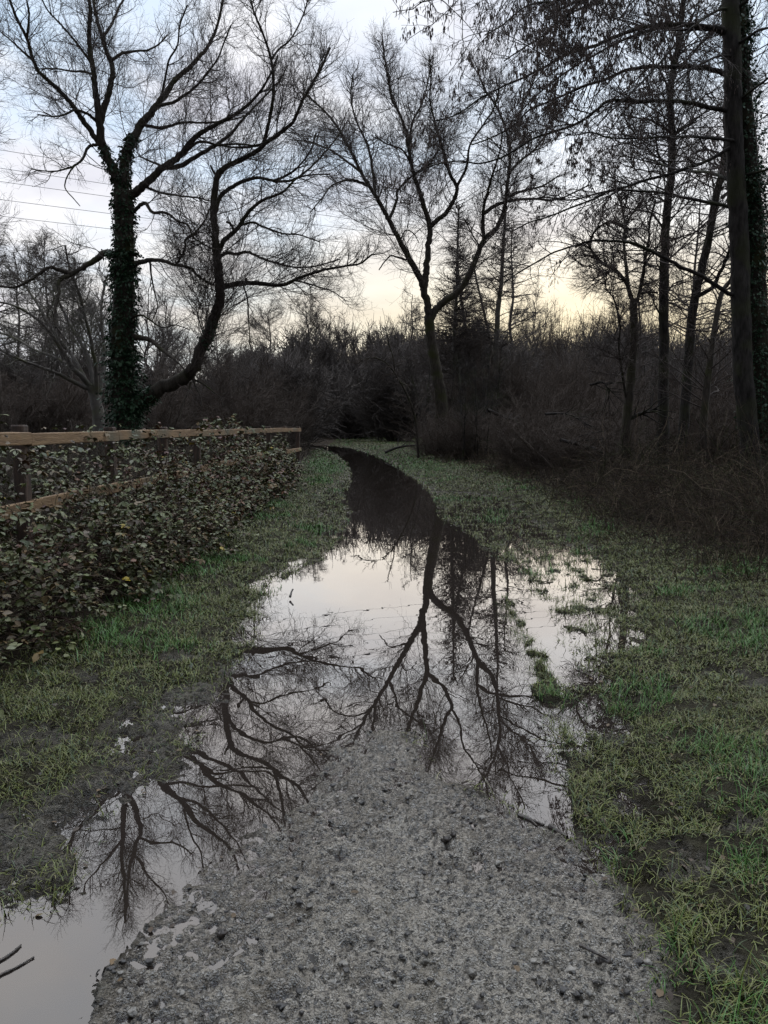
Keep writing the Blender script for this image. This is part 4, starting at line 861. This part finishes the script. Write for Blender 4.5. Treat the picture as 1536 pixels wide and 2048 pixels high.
fill(52, 70, 92, lambda y: -0.17 * y, lambda y: 0.5 * y, 0.098, 'far leafless shrub closing the view at the bend of the track', 'shrubs beyond the bend')
fill(22, 36, 66, lambda y: np.interp(y, [36, 50, 66], [-4.6, -6.2, -8.8]), lambda y: np.interp(y, [36, 50, 66], [-7.5, -9.5, -14]), 0.075, 'dark leafless shrub left of the bend in the track', 'shrubs left of the bend')
fill(84, 34, 92, lambda y: -0.60 * y, lambda y: -0.15 * y - 1.5, 0.070, 'grey-brown leafless shrub in the wood behind the fence', 'shrubs behind the fence')

# ------------------------------------------------------------------ undergrowth on the right (dead canes and stems)
def canes(n, region, hgt, name, label, cols, arch=0.5, r=(0.0022, 0.005), parent=None, origin=None):
    x, y = region(n); z = zat(x, y); base = np.stack([x, y, z - 0.02], 1); k = in_view(base, 250); base = base[k]; n = len(base)
    inn = np.clip((base[:, 0] - under_edge(base[:, 1])) / 2.4, 0.16, 1) if base[:, 0].mean() > 0 else 1.0
    Ln = rng.uniform(*hgt, n) * inn * (0.75 + 0.5 * np.clip(fbm(base[:, 0], base[:, 1], 2) + 0.5, 0, 1)); d = unit(np.stack([rng.normal(size=n) * 0.5, rng.normal(size=n) * 0.5, np.ones(n)], 1)); p = base; pts = [p]
    bend = rng.uniform(0, arch, n)[:, None]; hd = unit(np.stack([rng.normal(size=n), rng.normal(size=n), -np.ones(n) * 0.9], 1))
    for i in range(5):
        d = unit(d + hd * bend + rng.normal(size=(n, 3)) * 0.22); p = p + d * (Ln / 5)[:, None]; p[:, 2] = np.maximum(p[:, 2], base[:, 2] + 0.02); pts.append(p)
    A_ = np.stack(pts, 1); dist = np.clip(base[:, 1] / 9, 0.8, 2.2)
    R_ = (rng.uniform(*r, n) * dist)[:, None] * np.linspace(1, 0.5, 6)[None]
    g = Geo(); tubes(g, A_, R_, 3); c = np.asarray(cols)[rng.integers(0, len(cols), n)] * rng.uniform(0.6, 1.3, (n, 1)); g.C.append(np.repeat(c, 18, 0))
    a, rr = sprout(A_, R_, n, 4, (0.12, 0.45), (25, 65), 0.0, 0.2, 0.004, 0.0022); tubes(g, a, rr, 3); c2 = np.asarray(cols)[rng.integers(0, len(cols), n)]; g.C.append(np.repeat(c2, 12, 0))
    o = g.build(name, M_cane, parent, origin)
    return tag(o, label, 'undergrowth', kind='stuff') if label else o
def reg_right(n):
    y = 4.2 + 31 * rng.random(n)**1.5; w = np.minimum(9, 0.58 * y + 0.5 - under_edge(y)); x = under_edge(y) + 0.25 * rng.normal(size=n) + np.maximum(w, 0.6) * rng.random(n)**1.25; return x, y
canes(12500, reg_right, (0.3, 2.0), 'undergrowth', 'tangled brown dead stems and canes along the right bank', [(0.048, 0.034, 0.025), (0.070, 0.050, 0.036), (0.028, 0.022, 0.018), (0.15, 0.115, 0.080), (0.040, 0.045, 0.018)], 0.65)
def reg_low(n):
    y = 5.5 + 18 * rng.random(n)**1.4; x = under_edge(y) + 0.15 + 1.3 * np.abs(rng.normal(size=n)); return x, y
canes(9000, reg_low, (0.5, 1.1), 'dead_stalks', 'low flattened dead stalks at the grass edge on the right', [(0.10, 0.08, 0.058), (0.065, 0.05, 0.038), (0.045, 0.035, 0.028)], 1.0)
def reg_left(n):
    y = 7 + 30 * rng.random(n)**1.2; x = -3.2 - (0.55 * y - 2.0) * rng.random(n); return x, y
canes(9000, reg_left, (0.4, 1.3), 'tall_weeds', 'pale dead weeds standing behind the fence', [(0.09, 0.075, 0.055), (0.06, 0.048, 0.038), (0.04, 0.034, 0.028)], 0.35)

# fallen branches lying in the right wood
def fallen(px, D_, r0, label):
    pts = np.array([P(x, y, d) for (x, y), d in zip(px, D_)]); g = Geo(); c = catmull(pts, 5); rc = np.linspace(r0, r0 * 0.5, len(c)); tubes(g, c[None], rc[None], 8, 0.07)
    a, b_ = resample(c, 14, rc); a, r = sprout(a[None], b_[None], 16, 5, (0.3, 1.2), (30, 60), 0.02, 0.15, r0 * .4, 0.008); tubes(g, a, r, 4)
    m = c.mean(0); o = g.build('fallen_branch', M_alder, None, m); o.location = m; tag(o, label, 'branch')
fallen([(975, 820), (1020, 838), (1050, 850), (1085, 872)], [24, 24.3, 24.6, 25], 0.06, 'dark fallen branch sloping down to the right in front of the thicket')
fallen([(1090, 828), (1125, 827), (1150, 834), (1175, 850)], [22, 22, 22, 22.3], 0.035, 'thin fallen branch arching level near the low forked tree')
fallen([(1180, 770), (1205, 765), (1216, 776), (1226, 786)], [19.5, 19.5, 19.4, 19.4], 0.03, 'short pale broken branch hung up left of the low forked tree')
fallen([(1255, 840), (1280, 828), (1312, 818)], [20, 20, 20], 0.06, 'mossy side limb propped between the forked tree and the straight alder')
fallen([(770, 905), (800, 894), (845, 890), (880, 892)], [36, 36, 36.5, 37], 0.06, 'grey fallen bough lying along the grass under the Y-shaped tree')
fallen([(1120, 880), (1160, 890), (1190, 896)], [19, 19, 19], 0.05, 'dark fallen bough lying at the edge of the flooded wood')

# ------------------------------------------------------------------ fence
def box(g, c, sx, sy, sz, yaw=0.0, pitch=0.0, bev=0.006):
    """bevelled box: a chamfered cross-section swept along local x"""
    hy, hz = sy / 2, sz / 2; b_ = bev
    sec = np.array([(-hy + b_, -hz), (hy - b_, -hz), (hy, -hz + b_), (hy, hz - b_), (hy - b_, hz), (-hy + b_, hz), (-hy, hz - b_), (-hy, -hz + b_)]); n = 9
    xs = np.linspace(-sx / 2, sx / 2, n); V = np.array([[(x, y * s, z * s) for y, z in sec] for x, s in zip(np.concatenate([[xs[0]], xs, [xs[-1]]]), [0.9] + [1] * n + [0.9])]); V[0, :, 0] -= b_ ; V[-1, :, 0] += b_
    V = V + rng.normal(size=V.shape) * 0.0012
    V[..., 2] += (0.006 * np.sin(np.linspace(0, 3.1, n + 2)))[:, None]
    cy, sn, cp, sp = math.cos(yaw), math.sin(yaw), math.cos(pitch), math.sin(pitch)
    V = V.reshape(-1, 3); x, y, z = V.T; x2 = x * cp - z * sp; z2 = x * sp + z * cp
    V = np.stack([x2 * cy - y * sn, x2 * sn + y * cy, z2], 1) + np.asarray(c)
    m = n + 2; i = np.arange(m - 1)[:, None]; j = np.arange(8)[None]
    Q = np.stack([i * 8 + j, i * 8 + (j + 1) % 8, (i + 1) * 8 + (j + 1) % 8, (i + 1) * 8 + j], -1).reshape(-1, 4)
    caps = [[0, 3, 2, 1], [0, 5, 4, 3], [0, 7, 6, 5]]; e = (m - 1) * 8; caps += [[e, e + 1, e + 2, e + 3], [e, e + 3, e + 4, e + 5], [e, e + 5, e + 6, e + 7]]
    g.add(V, np.concatenate([Q, np.array(caps)]))
def post(g, x, y, z0, z1, s, yaw):
    """square post with a chamfered, slightly weathered top"""
    hs = s / 2; rows = [(z0, 1), (z0 + (z1 - z0) * .5, 1.0), (z1 - 0.012, 1), (z1, 0.86)]; sec = np.array([(-1, -.85), (-.85, -1), (.85, -1), (1, -.85), (1, .85), (.85, 1), (-.85, 1), (-1, .85)]) * hs
    V = np.array([[(a * k, b_ * k, z) for a, b_ in sec] for z, k in rows]) ; V[..., :2] += rng.normal(size=V[..., :2].shape) * 0.0015
    c, s_ = math.cos(yaw), math.sin(yaw); V = V.reshape(-1, 3); V = np.stack([V[:, 0] * c - V[:, 1] * s_ + x, V[:, 0] * s_ + V[:, 1] * c + y, V[:, 2]], 1)
    i = np.arange(3)[:, None]; j = np.arange(8)[None]; Q = np.stack([i * 8 + j, i * 8 + (j + 1) % 8, (i + 1) * 8 + (j + 1) % 8, (i + 1) * 8 + j], -1).reshape(-1, 4)
    g.add(V, np.concatenate([Q, [[24, 25, 26, 27], [24, 27, 28, 29], [24, 29, 30, 31]]]))
posts = [(62, 6.2), (237, 8.15), (340, 9.95), (405, 11.75), (455, 13.6), (500, 15.4), (545, 17.8), (575, 19.6), (602, 21.6)]
PP = [np.array([(px - 768) / F * d, d]) for px, d in posts]; PP = [2 * PP[0] - PP[1]] + PP
fence = empty('wooden_fence', (PP[1][0], PP[1][1], 0)); tag(fence, 'weathered wooden post and rail fence half buried in brambles', 'fence'); fo = np.array([PP[1][0], PP[1][1], 0])
for i, p in enumerate(PP):
    g = Geo(); q = PP[min(i + 1, len(PP) - 1)] - PP[max(i - 1, 0)]; yaw = math.atan2(q[1], q[0])
    post(g, p[0] - 0.075, p[1], -0.3, 1.46 if i <= 1 else 1.44, 0.10 if i else 0.1, yaw); po = g.build('post', M_post, fence, fo, smooth=False)
for i in range(len(PP) - 1):
    a, b_ = PP[i], PP[i + 1]; v = b_ - a; ln = float(np.hypot(*v)); yaw = math.atan2(v[1], v[0]); m = (a + b_) / 2
    for z, nm in ((1.345, 'rail'), (0.80, 'rail'), (0.42, 'rail')):
        if i >= 7 and z < 0.6: continue
        g = Geo(); box(g, (m[0], m[1], z + rng.normal() * 0.006), ln - 0.004, 0.042, 0.10, yaw, 0.0); g.build(nm, M_wood, fence, fo, smooth=False)

# ------------------------------------------------------------------ brambles along the fence
def bramble(cx, cy, w, dpt, h, n_leaf, label, tint):
    base = np.array([cx, cy, float(zat(cx, cy)[0])]); root = empty('bramble_bush', base); tag(root, label, 'bramble', 'brambles along the fence')
    nc = int(110 * w * dpt / 1.2)
    b0 = np.stack([rng.uniform(-w / 2, w / 2, nc), rng.uniform(-dpt / 2, dpt / 2, nc), np.full(nc, -0.03)], 1)
    d = unit(np.stack([rng.normal(size=nc) * 0.5, rng.normal(size=nc) * 0.5, np.ones(nc) * 1.1], 1)); Ln = h * rng.uniform(0.8, 1.7, nc) * (1 - 0.45 * np.clip((b0[:, 0] / (w / 2)), 0, 1)); p = b0; pts = [p]; hd = unit(np.stack([rng.normal(size=nc), rng.normal(size=nc), -0.9 * np.ones(nc)], 1)); bend = rng.uniform(0.08, 0.45, nc)[:, None]
    for i in range(7): d = unit(d + hd * bend + rng.normal(size=(nc, 3)) * 0.1); p = p + d * (Ln / 7)[:, None]; p[:, 2] = np.clip(p[:, 2], 0.02, h * (1.0 + 0.06 * rng.random(nc))); pts.append(p)
    A_ = np.stack(pts, 1); lx = w / 2 + 0.26; ly = dpt / 2 + 0.45   # the mound keeps within its bed and slopes down to the grass
    wob = 1 + 0.35 * noise2(A_[..., 1] * 1.7 + cy, A_[..., 2] * 1.3 + cx); A_[..., 0] = lx * wob * np.tanh(A_[..., 0] / (lx * wob)); A_[..., 1] = ly * np.tanh(A_[..., 1] / ly)
    A_[..., 2] *= 1 - 0.60 * np.clip((A_[..., 0] - 0.05) / lx, 0, 1)**1.2 * (0.75 + 0.5 * rng.random((nc, 1)))
    R_ = np.linspace(0.0042, 0.002, 8)[None] * np.ones((nc, 1)); g = Geo(); tubes(g, A_, R_, 4)
    cc = np.array([(0.055, 0.030, 0.026), (0.05, 0.045, 0.025), (0.09, 0.07, 0.05)])[rng.integers(0, 3, nc)]; g.C.append(np.repeat(cc, 32, 0))
    a, r = sprout(A_, R_, nc * 3, 4, (0.1, 0.4), (30, 70), 0.02, 0.2, 0.0025, 0.0014); tubes(g, a, r, 3); g.C.append(np.repeat(np.repeat(cc, 3, 0), 12, 0))
    g.build('canes', M_cane, root)
    # leaflets in threes along canes and side shoots
    allp = np.concatenate([A_[:, 2:].reshape(-1, 3), a.reshape(-1, 3)]); nn = int(n_leaf * 0.54); b_ = allp[rng.integers(0, len(allp), nn)] + rng.normal(size=(nn, 3)) * 0.03; b_[:, 2] = np.maximum(b_[:, 2], 0.04)
    wp = b_ + base; hole = fbm(wp[:, 0] * 2.1 + wp[:, 2] * 1.3, wp[:, 1] * 2.1 + wp[:, 2] * 2.0, 3); top = b_[:, 2] / h
    b_ = b_[(rng.random(nn) < np.clip(0.75 + 1.3 * hole, 0.12, 1) * np.clip(0.55 + 0.7 * top, 0.5, 1))]; nn = len(b_)
    yaw = rng.uniform(0, 6.28, nn); g2 = Geo()
    pal = np.array([(0.080, 0.095, 0.026), (0.048, 0.062, 0.020), (0.115, 0.125, 0.045), (0.105, 0.070, 0.028), (0.060, 0.040, 0.020), (0.150, 0.155, 0.080)])
    odd = np.array([(0.13, 0.060, 0.030), (0.10, 0.042, 0.030), (0.15, 0.10, 0.03)]); yel = np.array([0.33, 0.24, 0.02])
    sz = rng.uniform(0.024, 0.066, nn) * np.clip(cy / 9, 1, 1.5); u_ = rng.random(nn)
    c = pal[rng.integers(0, len(pal), nn)] * rng.uniform(0.7, 1.25, (nn, 1)); c = np.where((u_ < tint)[:, None], odd[rng.integers(0, 3, nn)], c); c = np.where((u_ > 0.992)[:, None], yel, c)
    for k, (dy, s) in enumerate(((0, 1.0), (1.15, 0.8), (-1.15, 0.8))):
        leafs(g2, b_ + rng.normal(size=(nn, 3)) * 0.004, sz * s, yaw + dy, -rng.uniform(-0.25, 0.9, nn), rng.normal(size=nn) * 0.45, c * rng.uniform(0.85, 1.1, (nn, 1)))
    g2.build('leaves', M_leaf, root)
bramble(-2.75, 3.9, 1.2, 1.5, 0.85, 4600, 'low leafy bramble at the left edge, nearest to the camera of the row', 0.04)
bramble(-2.68, 5.3, 1.1, 1.6, 1.18, 10000, 'bramble in front of the first tall fence post at the left edge', 0.05)
bramble(-2.55, 6.8, 1.15, 1.7, 1.20, 10200, 'bramble mound between the first and second fence posts', 0.06)
bramble(-2.52, 8.4, 1.1, 1.7, 1.22, 10200, 'bramble mound around the second fence post', 0.05)
bramble(-2.62, 10.1, 0.9, 1.8, 1.18, 7800, 'rusty-leaved bramble by the third fence post', 0.30)
bramble(-2.62, 11.9, 0.85, 1.9, 1.14, 6200, 'green bramble by the fourth fence post', 0.12)
bramble(-2.62, 13.8, 0.8, 1.9, 1.36, 6600, 'bramble with brown leaves past the fourth fence post', 0.25)
bramble(-2.62, 16.0, 0.7, 2.2, 1.46, 6000, 'tall bramble rising over the top rail near the far end of the fence', 0.22)
bramble(-2.65, 18.6, 0.55, 2.2, 1.12, 5000, 'bramble hiding the last fence posts', 0.10)
bramble(-3.15, 23.0, 0.8, 2.2, 0.7, 2400, 'low dark bramble just beyond the end of the fence', 0.05)
bramble(-4.6, 27.5, 1.2, 4.0, 0.8, 2200, 'farthest bramble of the row, by the narrow part of the water', 0.05)

# ------------------------------------------------------------------ power lines
for i, (y0, y1) in enumerate([(297, 532), (337, 545), (366, 556), (405, 572), (441, 585)]):
    a, b_ = P(-260, y0 - 40, 70), P(1780, y1 + 25, 140); f = np.linspace(0, 1, 24)[:, None]; p = a * (1 - f) + b_ * f; p[:, 2] -= (4 * f * (1 - f))[:, 0] * 0.8
    g = Geo(); tubes(g, p[None], np.full((1, 24), 0.022), 6); m = p.mean(0); o = g.build('power_line', M_cable, None, m); o.location = m
    tag(o, ['topmost', 'second from top', 'middle', 'second from bottom', 'lowest'][i] + ' of five thin power lines crossing the sky', 'cable', 'power lines across the sky')
print('objects', len(SC.objects))
